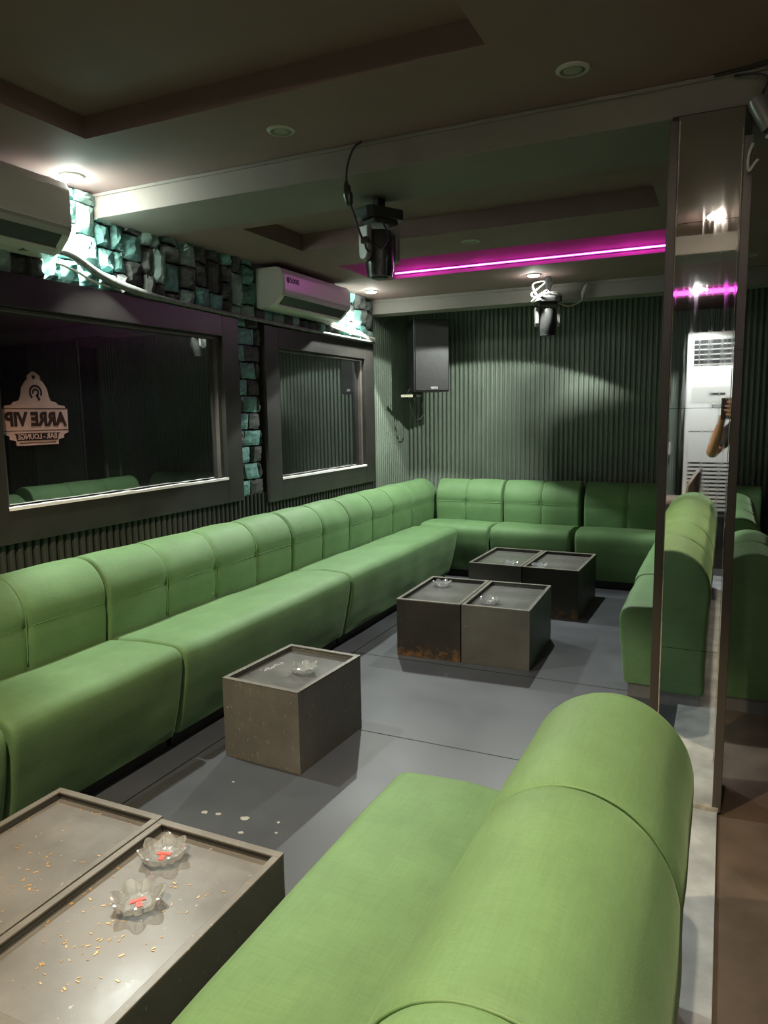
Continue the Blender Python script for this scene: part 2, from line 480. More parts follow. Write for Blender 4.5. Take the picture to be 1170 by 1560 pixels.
# LED strips in the ceiling slots
def led(y, x0, x1, z, face, label, hh=.007, mat='led'):
    t = thing('led_strip', label, 'led strip', ((x0 + x1) / 2, y, z))
    L = (x1 - x0) / 2
    bm = BM(); add_box(bm, -L, 0, -.003, L, .006, .012)
    obj('strip_channel', bm, M['white_pl2'], t)
    bm = BM()
    vs = add_box(bm, -L, -.008, 0, L, 0, hh)
    obj('light_tape', bm, M[mat], t)
    if face < 0: t.rotation_euler[2] = PI
    return t
led(5.160, -2.30, -.06, Z2 + .034, 1, 'magenta LED strip glowing in the ceiling slot over the lounge')
led(-1.715, -.7, .6, Z2 + .02, -1, 'magenta LED strip behind the photographer, seen only in the pillar mirror', .035, 'led_wide')

# ------------------------------------------------------------------ stone cladding
def stones(bm, y0, y1, z0, z1, vertical=True):
    """irregular stones with rough faces; one mesh, several materials"""
    rows = []
    if vertical:
        y = y0; col = 0
        while y < y1 - .01:
            w = random.uniform(.075, .135)
            if y + w > y1 - .05: w = y1 - y
            z = z0 - random.uniform(0, .08)
            while z < z1:
                h = random.uniform(.10, .21)
                rows.append((y, y + w, max(z, z0), min(z + h, z1)))
                z += h
            y += w; col += 1
    else:
        z = z0; k = 0
        while z < z1 - .01:
            h = .112
            if z + h > z1 - .03: h = z1 - z
            cut = [y0]; pat = [(.42,), (.25, .82), (.52,), (.28, .84)][k % 4]
            for p in pat: cut.append(y0 + (y1 - y0) * (p + random.uniform(-.04, .04)))
            cut.append(y1)
            for i in range(len(cut) - 1): rows.append((cut[i], cut[i + 1], z, z + h, (k + i) % 2))
            z += h; k += 1
    for r_ in rows:
        a, b_, c, d = r_[:4]
        if d - c < .02 or b_ - a < .02: continue
        g = .006
        mi = (1 + r_[4]) if len(r_) > 4 else random.choice((1, 1, 2, 2, 2, 3))
        dep = random.uniform(.018, .045) if vertical else random.uniform(.014, .03)
        ny, nz_ = 5, 6
        grid = []
        tilt = random.uniform(-.02, .02); tz = random.uniform(-.012, .012)
        sk = random.uniform(-.012, .012)
        ridge = random.uniform(.3, .7)
        for j in range(nz_):
            row = []
            for i in range(ny):
                u, v_ = i / (ny - 1), j / (nz_ - 1)
                yy = a + g + (b_ - a - 2 * g) * u; zz = c + g + (d - c - 2 * g) * v_
                ed = (i in (0, ny - 1)) or (j in (0, nz_ - 1))
                jit = .004 if ed else .006
                yy += random.uniform(-jit, jit) + sk * (v_ - .5); zz += random.uniform(-jit, jit)
                yy = min(max(yy, y0), y1); zz = min(max(zz, z0), z1)
                x = XW + dep + (0 if ed else random.uniform(.006, .018)) + tilt * (u - .5) + tz * (v_ - .5)
                if vertical and not ed and abs(u - ridge) < .2: x += .012
                row.append(bm.verts.new((x, yy, zz)))
            grid.append(row)
        for j in range(nz_ - 1):
            for i in range(ny - 1):
                bm.faces.new((grid[j][i], grid[j][i + 1], grid[j + 1][i + 1], grid[j + 1][i])).material_index = mi
        ring = grid[0] + [grid[j][-1] for j in range(1, nz_)] + grid[-1][-2::-1] + [grid[j][0] for j in range(nz_ - 2, 0, -1)]
        back = [bm.verts.new((XW - .004, v.co.y, v.co.z)) for v in ring]
        for i in range(len(ring)):
            k = (i + 1) % len(ring)
            bm.faces.new((ring[i], back[i], back[k], ring[k])).material_index = mi
        bm.faces.new(back).material_index = mi
bm = BM()
add_box(bm, XW - .006, -.3, 2.12, XW + .006, YH - .005, 2.62)
add_box(bm, XW - .006, 3.90, .95, XW + .006, 4.26, 2.13)
stones(bm, .6, YH - .01, 2.13, 2.60)
stones(bm, 3.935, 4.215, .955, 2.14, False)
struct('wall_left_stone', bm, [M['mortar'], M['stone_teal'], M['stone_grey'], M['stone_light']], 'teal and grey split stone cladding above and between the windows', 'stone wall')

# ------------------------------------------------------------------ windows
def window(n, o0, o1, oz0, oz1, i0, i1, iz0, iz1, label):
    t = bpy.data.objects.new('window_%d' % n, None); C.objects.link(t); t.location = (XW, (o0 + o1) / 2, oz0)
    t['kind'] = 'structure'; t['label'] = label; t['category'] = 'window'
    yc = (o0 + o1) / 2
    def L(y): return y - yc
    F = .068
    bm = BM()
    add_box(bm, -.003, L(o0), 0, F, L(i0), oz1 - oz0); add_box(bm, -.003, L(i1), 0, F, L(o1), oz1 - oz0)
    add_box(bm, -.003, L(i0), 0, F, L(i1), iz0 - oz0); add_box(bm, -.003, L(i0), iz1 - oz0, F, L(i1), oz1 - oz0)
    obj('window_frame', bm, M['frame'], t, bevel=.003)
    bm = BM()
    w = .03
    for (a, b_, c, d) in ((i0, i0 + w, iz0, iz1), (i1 - w, i1, iz0, iz1)):
        add_box(bm, .004, L(a), c - oz0, .035, L(b_), d - oz0)
    add_box(bm, .004, L(i0 + w), iz1 - w * .6 - oz0, .035, L(i1 - w), iz1 - oz0)
    obj('inner_frame', bm, M['frame_in'], t, bevel=.002)
    bm = BM(); add_box(bm, -.002, L(i0), iz0 - oz0, .007, L(i1), iz1 - oz0)
    obj('glass_pane', bm, M['glass'], t)
    # irregular sill edge; downlight falling on it is put into the white colour
    bm = BM(); nseg = 26
    pts_lo = []; pts_hi = []
    for k in range(nseg + 1):
        y = L(i0) + (i1 - i0) * k / nseg
        h = .012 + random.uniform(-.002, .003)
        pts_lo.append((y, iz0 - oz0 - .001)); pts_hi.append((y, iz0 - oz0 + h))
    for k in range(nseg):
        quad = [pts_lo[k], pts_lo[k + 1], pts_hi[k + 1], pts_hi[k]]
        add_prism(bm, quad, .038, F + .003, 'X')
    obj('sill', bm, M['sill'], t)
    return t
window(1, 2.0, 3.925, .945, 2.135, 2.185, 3.765, 1.095, 1.99, 'long dark mirror-like window nearer the camera, with the bar emblem')
window(2, 4.225, 5.925, .892, 2.105, 4.395, 5.745, 1.040, 1.966, 'smaller dark window beside the alcove, reflecting fluted panels')

# emblem sticker on the first window
xs = XW + .0085
st = thing('emblem_sticker', 'pinkish bar and lounge emblem seen mirrored on the first window glass', 'sticker', (xs, 2.41, 1.377))
def sym(pts): return pts + [(-a, b_) for a, b_ in pts[::-1]]
half = [(-.115, 0), (-.118, .022), (-.150, .030), (-.150, .045), (-.178, .055), (-.180, .168), (-.17, .170), (-.165, .182), (-.128, .186), (-.118, .198), (-.088, .205), (-.078, .225), (-.07, .262), (-.05, .292), (-.034, .302), (-.036, .318), (-.02, .330), (-.008, .338)]
bm = BM(); add_prism(bm, sym(half), 0, .0012, 'X'); bmesh.ops.triangulate(bm, faces=[f for f in bm.faces if len(f.verts) > 4])
obj('plate', bm, M['stick'], st)
bm = BM(); add_prism(bm, sym([(-.112, .022), (-.118, .050), (-.128, .056)]), .0012, .0019, 'X')
add_box(bm, .0012, -.178, .168, .0018, .178, .1705); add_box(bm, .0012, -.178, .067, .0018, .178, .0695)
add_box(bm, .0012, -.1, .010, .0018, .1, .0135)
add_prism(bm, [(-.006, .305), (.006, .305), (.012, .325), (.004, .318), (0, .328), (-.004, .318), (-.012, .325)], .0012, .0018, 'X')
obj('band', bm, M['stick_d'], st)
# ring with the round letter shape (mirrored)
bm = BM()
def ring(cy, cz, r0, r1, a0, a1, n=40):
    for k in range(n):
        t0, t1 = a0 + (a1 - a0) * k / n, a0 + (a1 - a0) * (k + 1) / n
        add_prism(bm, [(cy + r0 * math.cos(t0), cz + r0 * math.sin(t0)), (cy + r1 * math.cos(t0), cz + r1 * math.sin(t0)), (cy + r1 * math.cos(t1), cz + r1 * math.sin(t1)), (cy + r0 * math.cos(t1), cz + r0 * math.sin(t1))], .0012, .0018, 'X')
ring(.006, .243, .026, .036, math.radians(-25), math.radians(230))
ring(.006, .243, .010, .019, math.radians(-90), math.radians(200))
add_prism(bm, [(.020, .205), (.030, .212), (.016, .236), (.006, .233)], .0012, .0018, 'X')
obj('ring_mark', bm, M['stick_d'], st)
text_mesh('lettering', 'ARRE VIP', .084, M['stick_d'], st, .0006, wallmat(.0018, 0, .118), .004, True, .338)
text_mesh('lettering', 'BAR - LOUNGE', .034, M['stick'], st, .0006, wallmat(.0024, 0, .039), .0006, True, .215)

# ------------------------------------------------------------------ sofas
def samples(L, seams):
    s = set([0, L]); k = int(L / .035)
    for i in range(k + 1): s.add(L * i / k)
    for q in list(seams) + [0, L]:
        for d in (.003, .008, .016, .028, .045):
            for sg in (-1, 1):
                if 0 < q + sg * d < L: s.add(q + sg * d)
        s.add(q)
    out = []
    for v in sorted(s):
        if not out or v - out[-1] > .0018: out.append(v)
    return out

def resample(pts, n):
    d = [0]
    for a, b_ in zip(pts, pts[1:]): d.append(d[-1] + math.hypot(b_[0] - a[0], b_[1] - a[1]))
    out = []
    for k in range(n + 1):
        t = d[-1] * k / n; i = 0
        while i < len(d) - 2 and d[i + 1] < t: i += 1
        f = (t - d[i]) / max(1e-9, d[i + 1] - d[i])
        out.append((pts[i][0] + (pts[i + 1][0] - pts[i][0]) * f, pts[i][1] + (pts[i + 1][1] - pts[i][1]) * f))
    return out

def seat_profile(vc, h, uc=1.0):
    p = [(.090 * uc, .072), (.078 * uc, .10), (.044 * uc, .2), (.010 * uc, .32), (-.004, h - .085), (-.004, h - .07)]
    for k in range(7):
        a = PI - k * PI / 2 / 6
        p.append((.056 + .06 * math.cos(a), h - .06 + .06 * math.sin(a)))
    p += [(.12, h + .004), (.22, h + .006), (.32, h - .002), (vc, h - .016), (vc + .027, h - .04), (vc + .027, .072)]
    return resample(p, 52)

def back_profile(vc, D, top, zs):
    """front from crease up to the seam height, then a full round roll over to the rear"""
    r = (D - vc) / 2; cx = vc + r; cz = top - r * 1.05
    p = [(vc + .03, .072), (vc + .03, .40), (vc + .015, .46), (vc + .008, .52), (vc + .004, .56), (vc, cz - .02)]
    for k in range(22):
        a = PI - k * PI / 21
        p.append((cx + r * math.cos(a), cz + r * 1.05 * math.sin(a)))
    p += [(D, cz - .06), (D - .006, .5), (D - .012, .3), (D - .012, .072)]
    return resample(p, 84)

def sweep(L, prof, seams, name, parent, M4, puff, hz=None, endr=.03, rng=0, crest=None):
    """sweep profile (v,w) along u, with puffy segments between seams; returns object"""
    us = samples(L, seams); bm = BM(); rows = []
    n = len(prof)
    nor = []
    for i in range(n):
        a = prof[max(i - 1, 0)]; b_ = prof[min(i + 1, n - 1)]
        t = Vector((b_[0] - a[0], b_[1] - a[1])); t.normalize(); nor.append((-t.y, t.x))
    for u in us:
        de = min(u, L - u); e = 0
        if de < endr: e = endr * (1 - math.sqrt(max(0, 1 - (1 - de / endr) ** 2)))
        ds = min([abs(u - q) for q in seams] + [9])
        row = []
        for i, (v, w) in enumerate(prof):
            off = -e
            if seams and puff:
                off -= puff * math.exp(-(ds / .016) ** 2) - puff * .35 * (1 - math.exp(-(ds / .10) ** 2))
            if hz is not None and v < hz[1]:
                dh = abs(w - hz[0])
                off -= puff * .9 * math.exp(-(dh / .02) ** 2)
                if ds < .2: off -= puff * 1.3 * math.exp(-((ds / .03) ** 2 + (dh / .03) ** 2))
            nn = noise.noise(Vector((u * 4 + rng, v * 5, w * 5))) * .006
            if i in (0, n - 1): nn = 0
            off += nn
            row.append(bm.verts.new((u, v + nor[i][0] * off, w + nor[i][1] * off)))
        rows.append(row)
    for a, b_ in zip(rows, rows[1:]):
        for i in range(n - 1): bm.faces.new((a[i], b_[i], b_[i + 1], a[i + 1]))
    # underside/back strip and end caps
    for a, b_ in zip(rows, rows[1:]): bm.faces.new((a[0], a[-1], b_[-1], b_[0]))
    for row in (rows[0], rows[-1]):
        r_ = bmesh.ops.triangulate(bm, faces=[bm.faces.new(row)])
    for v in bm.verts: v.co = M4 @ v.co
    o = obj(name, bm, M['fabric'], parent, smooth=True, angle=50)
    return o, us, nor

def pipe_over(prof, nor, u, M4, bm, i0=0, i1=None, off=.0, r=.0032):
    pts = [M4 @ Vector((u, prof[i][0] + nor[i][0] * off, prof[i][1] + nor[i][1] * off)) for i in range(i0, i1 if i1 else len(prof))]
    add_tube(bm, pts, r, 6)

def sofa(name, label, cat, origin, ang, L, segs, D=.755, vc=.43, h=.492, top=.855, base='base_black', group=None, side=None, base_inset=.115, seams=None, rng=0, hseam=True, puff=.0075, uc=.8):
    """origin = front-left corner of the module seen from its front; u runs right when facing it... ang rotates local frame"""
    t = thing(name, label, cat, origin, ang, group)
    I = Matrix.Identity(4)
    bm = BM(); add_box(bm, .01, base_inset, 0, L - .01, D - .03, .075)
    obj('plinth', bm, M[base], t)
    sp = seat_profile(vc, h, uc)
    o, us, nr = sweep(L - .004, sp, [], 'seat', t, Matrix.Translation((.002, 0, 0)), 0, endr=.022, rng=rng)
    bp = back_profile(vc, D, top, .63)
    if seams is None: seams = [L * k / segs for k in range(1, segs)]
    hz = (.645, vc + .05) if hseam else None
    o, us, nr = sweep(L - .004, bp, seams, 'backrest', t, Matrix.Translation((.002, 0, 0)), puff, hz, endr=.018, rng=rng + 7)
    if seams or hseam:
        bm = BM()
        i1 = next(i for i, p in enumerate(bp) if i > 50 and p[1] < .40)
        bm.free()
        i0 = next(i for i, p in enumerate(bp) if p[1] > .47)
        for q in seams:
            bm = BM(); pipe_over(bp, nr, q, Matrix.Identity(4), bm, i0, i1, -puff * .72)
            obj('piping', bm, M['piping'], t, smooth=True)
        if hz:
            bm = BM()
            ih = min(range(48), key=lambda i: abs(bp[i][1] - hz[0]))
            pts = []
            hoff = lambda ds: puff * (-.9 + (.35 if seams else 0) * (1 - math.exp(-(ds / .10) ** 2)) - (math.exp(-(ds / .022) ** 2) + 1.3 * math.exp(-(ds / .03) ** 2) if ds < .2 else 0))
            for k in range(41):
                u = .012 + (L - .024) * k / 40
                ds = min([abs(u - q) for q in seams] + [9])
                off = hoff(ds)
                pts.append((u, bp[ih][0] + nr[ih][0] * off - .001, bp[ih][1] + nr[ih][1] * off))
            add_tube(bm, pts, .0032, 6)
            obj('piping', bm, M['piping'], t, smooth=True)
            for q in seams:
                bm = BM(); vs = bmesh.ops.create_uvsphere(bm, u_segments=12, v_segments=8, radius=.011)['verts']
                for v in vs: v.co = Vector((q + v.co.x, bp[ih][0] - nr[ih][0] * -hoff(0) + v.co.y * .4, bp[ih][1] + v.co.z))
                obj('tuft_button', bm, M['fabric'], t, smooth=True)
    return t

A90 = PI / 2
XF = -2.125
GL = 'sofa modules along the window wall'
# local frame: u along length, v from front to rear.  Left wall run faces +X: rear towards -X => u = -Y dir... use rotation +90: u->+Y, v->-X
sofa('sofa', 'near end green sofa module by the left frame edge, beside the front tables', 'sofa', (XF, .70, 0), A90, .845, 2, group=GL, rng=1)
sofa('sofa', 'short two-panel green sofa module under the emblem window, left of the single box', 'sofa', (XF, 1.555, 0), A90, .86, 2, group=GL, rng=2)
sofa('sofa', 'long four-panel green sofa module along the window wall, behind the single box table', 'sofa', (XF, 2.425, 0), A90, 1.585, 4, group=GL, rng=3)
sofa('sofa', 'long five-panel green sofa module under the second window, running to the corner', 'sofa', (XF, 4.02, 0), A90, 2.02, 5, group=GL, rng=4)
# back row faces -Y : rotation 0 -> u=+X, v=+Y
GB = 'sofa modules along the alcove wall'
YS = 6.115
cs = sofa('corner_sofa', 'green corner sofa module in the alcove corner under the loudspeaker', 'sofa', (-2.52, YS, 0), 0, .655, 1, group=GB, seams=[.30], rng=5)
# side backrest of the corner piece, along the left wall
bp = back_profile(.0, .34, .855, .63)
Ms = Matrix.Rotation(A90, 4, 'Z')
Mc = Matrix.Translation((-.03, -.06, 0)) @ Ms
o, us, nr = sweep(.62, bp, [], 'side_backrest', cs, Mc, .012, (.645, .05), endr=.02, rng=11)
bm = BM(); add_box(bm, -.345, -.03, 0, .0, .6, .45); obj('side_base', bm, M['fabric'], cs, bevel=.02)
sofa('sofa', 'green two-panel sofa seat in the middle of the alcove row, behind the rear boxes', 'sofa', (-1.850, YS, 0), 0, .70, 2, group=GB, rng=6)
sofa('sofa', 'shadowed green sofa seat right of the middle one on the alcove wall', 'sofa', (-1.115, YS, 0), 0, .72, 2, group=GB, rng=8)
c2 = sofa('corner_sofa', 'green corner sofa module half hidden by the mirrored pillar', 'sofa', (-.385, YS, 0), 0, .68, 1, group=GB, seams=[], rng=9, hseam=False)
# right run faces -X : rotation -90 -> u=-Y, v=+X
GR = 'sofa modules along the right side behind the pillar'
sofa('sofa', 'green sofa module right behind the pillar, olive end facing the camera', 'sofa', (-.46, 4.655, 0), -A90, .80, 2, D=.78, top=.80, base='base_grey', group=GR, rng=10, base_inset=.05, uc=.3)
sofa('sofa', 'second green sofa module on the right side, farther behind the pillar', 'sofa', (-.475, 6.06, 0), -A90, 1.38, 3, D=.70, top=.86, base='base_black', group=GR, rng=12, base_inset=.05, uc=.3)
# near sofa
sofa('sofa', 'large olive green sofa in the right foreground with long round backrest roll', 'sofa', (-.825, 1.805, 0), -A90, 2.75, 5, D=.79, vc=.405, h=.492, top=.805, base='base_grey', seams=[.50, 1.06, 1.62, 2.18], rng=13, hseam=False, uc=.5)

# ------------------------------------------------------------------ box tables
def table(label, loc, rot, w, d, h, mat, group=None, name='box_table', top='tab_top'):
    t = thing(name, label, 'table', loc, rot, group)
    r = .022; th = .016
    bm = BM()
    add_box(bm, .0015, 0, 0, w - .0015, th, h); add_box(bm, .0015, d - th, 0, w - .0015, d, h)
    add_box(bm, .0015, th, 0, th, d - th, h); add_box(bm, w - th, th, 0, w - .0015, d - th, h)
    obj('box_side', bm, M[mat], t, bevel=.0015)
    bm = BM()
    z0, z1 = h, h + .006
    add_box(bm, .001, -.001, z0, w - .001, r, z1); add_box(bm, .001, d - r, z0, w - .001, d + .001, z1)
    add_box(bm, .001, r, z0, r, d - r, z1); add_box(bm, w - r, r, z0, w - .001, d - r, z1)
    obj('rim', bm, M['tab_rim'], t, bevel=.0015)
    bm = BM(); add_box(bm, th, th, h - .034, w - th, d - th, h - .020)
    obj('tabletop', bm, M[top], t)
    return t
HT = .356
def pos(x, y, a, u, v): return (x + math.cos(a) * u - math.sin(a) * v, y + math.sin(a) * u + math.cos(a) * v, 0)
x1, y1, a1 = -1.957, 2.462, -.053
table('single scuffed grey box table standing alone on the floor mid left', (x1, y1, 0), a1, .405, .518, HT, 'tab_c')
x2, y2, a2 = -1.803, 3.995, .03
GP = 'box tables of the middle pair'
table('left box of the middle pair, black front with orange rust', (x2, y2, 0), a2, .414, .662, HT, 'tab_b', GP)
table('right box of the middle pair, plain charcoal front', pos(x2, y2, a2, .417, 0), a2, .414, .662, HT, 'tab_a', GP)
x3, y3, a3 = -1.738, 5.197, -.0217
GQ = 'box tables of the rear pair'
table('left box of the rear pair by the corner sofa', (x3, y3, 0), a3, .415, .68, HT, 'tab_a', GQ)
table('right box of the rear pair, nearest the right sofa', pos(x3, y3, a3, .418, 0), a3, .415, .68, HT, 'tab_b', GQ)
x4, y4, a4 = -1.826, .81, .0044
GF = 'box tables of the front pair'
table('left box of the front pair beside the left sofa, flecked with copper foil', (x4, y4, 0), a4, .412, .678, HT, 'tab_a', GF, top='tab_top_lit')
table('right box of the front pair holding two crystal ashtrays', pos(x4, y4, a4, .415, -.012), a4, .414, .678, HT, 'tab_a', GF, top='tab_top_lit')

# ------------------------------------------------------------------ crystal ashtrays
def ashtray(label, loc, rot, r=.062, red=False, group=None):
    t = thing('ashtray', label, 'ashtray', loc, rot, group)
    bm = BM()
    prof = [(.55, 0), (.75, .004), (.90, .014), (1.0, .030), (.92, .031), (.78, .020), (.66, .011), (.50, .0085), (.001, .0085)]
    pet = 7
    def fn(j, a, rr, z):
        p = abs(math.cos(a * pet / 2)) ** 1.5
        k = {0: 0, 1: .0, 2: .08, 3: .19, 4: .18, 5: .08, 6: .03, 7: 0, 8: 0}[j]
        lift = {3: .013, 4: .012, 2: .003, 5: .004}.get(j, 0)
        return rr * r * (1 + k * (p - .55)), z * r / .062 + lift * (p - .4) * r / .062
    add_lathe(bm, [(.001, 0)] + prof[0:0] + prof, 72, 0, fn=lambda j, a, rr, z: fn(j - 1, a, rr, z) if j > 0 else (rr * r, z))
    # facets on outside
    for v in bm.verts:
        a = math.atan2(v.co.y, v.co.x); rr = math.hypot(v.co.x, v.co.y)
        if rr > r * .6 and v.co.z < .03: 
            q = 1 + .035 * (1 if int((a + PI) / (2 * PI) * 24) % 2 else -1)
            v.co.x *= q; v.co.y *= q
    obj('dish', bm, M['crystal'], t)
    if red:
        bm = BM()
        add_box(bm, -.020, .002, .0092, .018, .013, .0108); add_box(bm, -.006, -.020, .0092, .007, .004, .0108)
        obj('red_print', bm, M['red'], t)
    return t
ZT = HT - .0195
GA = 'crystal ashtrays on the box tables'
ashtray('crystal lotus ashtray with red print, farther one on the right front box', (-1.303, 1.362, ZT), .3, .061, True, GA)
ashtray('crystal lotus ashtray with red print, nearer one on the right front box', (-1.228, 1.192, ZT), .9, .061, True, GA)
ashtray('crystal ashtray on the single grey box table', (-1.690, 2.715, ZT), .2, .060, False, GA)
ashtray('crystal ashtray at the back of the left middle box', (-1.690, 4.50, ZT), .6, .060, False, GA)
ashtray('crystal ashtray on the right middle box', (-1.262, 4.185, ZT), .1, .060, False, GA)
ashtray('crystal ashtray at the front right of the left rear box', (-1.440, 5.290, ZT), .4, .058, False, GA)
ashtray('crystal ashtray at the front left of the right rear box', (-1.212, 5.292, ZT), .8, .058, False, GA)

# loose debris: foil flecks on the front boxes, ash on the single box, paper bits on the floor
def flecks(name, label, cat, n, fx, mat, size=(.003, .012)):
    bm = BM()
    for _ in range(n):
        x, y, z = fx(); l = random.uniform(*size); w = l * random.uniform(.12, .4); a = random.uniform(0, PI)
        vs = add_box(bm, -l / 2, -w / 2, 0, l / 2, w / 2, .0012)
        xf(vs, Matrix.Translation((x, y, z)) @ Matrix.Rotation(a, 4, 'Z'))
    return tag(obj(name, bm, mat), label, cat, kind='stuff')
random.seed(21)
def onright():
    k = random.choice([(.14, .27), (.16, .20), (.10, .36), (.28, .42), (.2, .3)])
    u = min(max(random.gauss(k[0], .07), .03), .38); v = min(max(random.gauss(k[1], .08), .03), .64)
    p = pos(x4, y4, a4, .415 + u, -.012 + v); return (p[0], p[1], HT - .0198)
flecks('foil_flecks', 'copper foil flecks scattered round the ashtrays on the right front box', 'debris', 95, onright, M['gold'])
def onleft():
    u = min(max(random.gauss(.2, .1), .03), .38); v = min(max(random.gauss(.42, .14), .03), .64)
    p = pos(x4, y4, a4, u, v); return (p[0], p[1], HT - .0198)
flecks('foil_flecks', 'copper foil flecks scattered on the left front box', 'debris', 75, onleft, M['gold'])
def onsingle():
    t = random.random(); u = .075 + random.gauss(0, .008); v = .20 + .13 * t
    p = pos(x1, y1, a1, u + .012 * t, v); return (p[0], p[1], HT - .0198)
flecks('ash_smear', 'pale smear of ash along the left side of the single box top', 'debris', 60, onsingle, M['ash'], (.006, .018))
for k, (x, y, s, lab) in enumerate([(-1.738, 2.046, .017, 'pale paper scrap on the dark floor, leftmost of the row before the single box'),
                               (-1.683, 2.058, .014, 'small pale paper scrap just right of the leftmost one on the floor'),
                               (-1.572, 2.074, .019, 'largest pale paper scrap on the floor between single box and front tables'),
                               (-1.53, 1.99, .013, 'pale paper scrap on the floor nearest the right front box'),
                               (-1.44, 2.10, .009, 'tiny paper scrap on the floor, farthest right before the single box'),
                               (-1.41, 2.04, .008, 'tiny paper scrap below the farthest right one on the floor'),
                               (-1.78, 2.28, .008, 'tiny paper scrap close to the front of the single box')]):
    bm = BM(); n = 9
    add_prism(bm, [(s * random.uniform(.6, 1.1) * math.cos(2 * PI * i / n), s * .7 * random.uniform(.6, 1.1) * math.sin(2 * PI * i / n)) for i in range(n)], 0, .0015, 'Z')
    tag(obj('paper_scrap', bm, M['flake'], loc=(x, y, .0003)), lab, 'paper scrap', 'paper scraps on the floor')

# ------------------------------------------------------------------ wall air conditioners
def split_ac(label, y0, L, zb, zt, brand=False, depth=.215):
    t = thing('air_conditioner', label, 'air conditioner', (XW + .035, y0, zb), 0, 'wall air conditioners above the windows')
    H = zt - zb
    # side outline (x, z): flat front on top, curving back under
    out = [(0, H), (depth - .05, H), (depth - .02, H - .012), (depth, H - .045), (depth, .125), (depth - .006, .10), (depth - .03, .065), (depth - .07, .028), (depth - .12, .006), (.02, 0), (0, .01)]
    bm = BM(); add_prism(bm, [(a, b_) for a, b_ in out], 0, L, 'Y')
    obj('casing', bm, M['white_pl'], t, bevel=.006)
    # front cover panel
    bm = BM(); add_box(bm, depth, .012, .115, depth + .008, L - .012, H - .05)
    obj('front_panel', bm, M['white_pl'], t, bevel=.004)
    # outlet: dark opening along the curve with louvre
    def P(s):
        q = [(depth - .004, .098), (depth - .03, .062), (depth - .072, .0245), (depth - .12, .003)]
        i = min(int(s * 3), 2); f = s * 3 - i
        return (q[i][0] + (q[i + 1][0] - q[i][0]) * f, q[i][1] + (q[i + 1][1] - q[i][1]) * f)
    a, b_, c = P(.16), P(.62), P(.72)
    bm = BM(); add_prism(bm, [(a[0] + .004, a[1] - .004), (b_[0] + .004, b_[1] - .004), (b_[0] - .02, b_[1] + .02), (a[0] - .02, a[1] + .02)], .05, L - .05, 'Y')
    obj('air_outlet', bm, M['black_pl'], t)
    bm = BM(); add_prism(bm, [(b_[0] + .010, b_[1] - .007), (c[0] + .010, c[1] - .010), (c[0] + .002, c[1] - .002), (b_[0] + .004, b_[1] + .004)], .045, L - .045, 'Y')
    for k in range(5):
        yy = .06 + (L - .12) * (k + .5) / 5
        add_prism(bm, [(a[0] - .004, a[1] - .008), (b_[0] + .004, b_[1] - .002), (b_[0] - .006, b_[1] + .010), (a[0] - .012, a[1] + .004)], yy - .002, yy + .002, 'Y')
    obj('louvre', bm, M['white_pl2'], t)
    bm = BM(); a2_, b2_ = P(.0), P(.15)
    add_prism(bm, [(depth + .004, .118), (depth + .003, .100), (b2_[0] + .004, b2_[1] - .004), (b2_[0] - .01, b2_[1] + .01)], .015, L - .015, 'Y')
    obj('lip', bm, M['grey_pl'], t)
    if brand:
        bm = BM()
        for k in range(20):
            pass
        add_prism(bm, [(.055 + .020 * math.cos(2 * PI * k / 20), H - .085 + .020 * math.sin(2 * PI * k / 20)) for k in range(20)], depth + .008, depth + .0095, 'X')
        obj('round_badge', bm, M['text_d'], t)
        text_mesh('badge_digits', '5000', .045, M['text_d'], t, .0006, wallmat(depth + .0088, .135, H - .086), .0015, False, .115)
    return t
split_ac('white wall air conditioner at the left frame edge under the bright downlight', 1.58, .90, 2.225, 2.545)
split_ac('white wall air conditioner above the second window with dark badge', 4.19, .955, 2.205, 2.470, True)

# refrigerant pipe + conduits along the frames
bm = BM()
pts = spline([(XW + .12, 2.30, 2.245), (XW + .11, 2.46, 2.262), (XW + .09, 2.60, 2.268), (XW + .07, 2.80, 2.205), (XW + .088, 3.02, 2.158), (XW + .085, 3.37, 2.139), (XW + .084, 4.07, 2.128), (XW + .084, 4.9, 2.120), (XW + .084, 5.90, 2.118)], 8)
add_tube(bm, pts, [.021 if i < 32 else (.021 - .009 * min(1, (i - 32) / 8)) for i in range(len(pts))], 10)
tag(obj('pipe', bm, M['hose'], smooth=True), 'sagging insulated pipe running along the tops of both window frames', 'pipe')
bm = BM()
pts = spline([(XW + .06, 5.08, 2.215), (XW + .07, 5.25, 2.196), (XW + .065, 5.45, 2.185), (XW + .06, 5.62, 2.182), (XW + .05, 5.80, 2.160), (XW + .05, 5.97, 2.150)], 8)
add_tube(bm, pts, [.017 + .004 * math.sin(i * 2.1) for i in range(len(pts))], 8)
pts = spline([(XW + .075, 5.12, 2.185), (XW + .085, 5.4, 2.160), (XW + .075, 5.7, 2.155), (XW + .07, 5.98, 2.120)], 8)
add_tube(bm, pts, .008, 8)
tag(obj('pipe', bm, M['cable_w'], smooth=True), 'short torn white pipe below the right end of the farther air conditioner', 'pipe')
bm = BM()
pts = spline([(XW + .05, 2.55, 2.225), (XW + .07, 2.66, 2.195), (XW + .075, 2.72, 2.172), (XW + .06, 2.84, 2.160), (XW + .05, 2.95, 2.150)], 8)
add_tube(bm, pts, .006, 6)
tag(obj('cable', bm, M['cable_w'], smooth=True), 'white cable curling under the sagging pipe by the nearer air conditioner', 'cable')

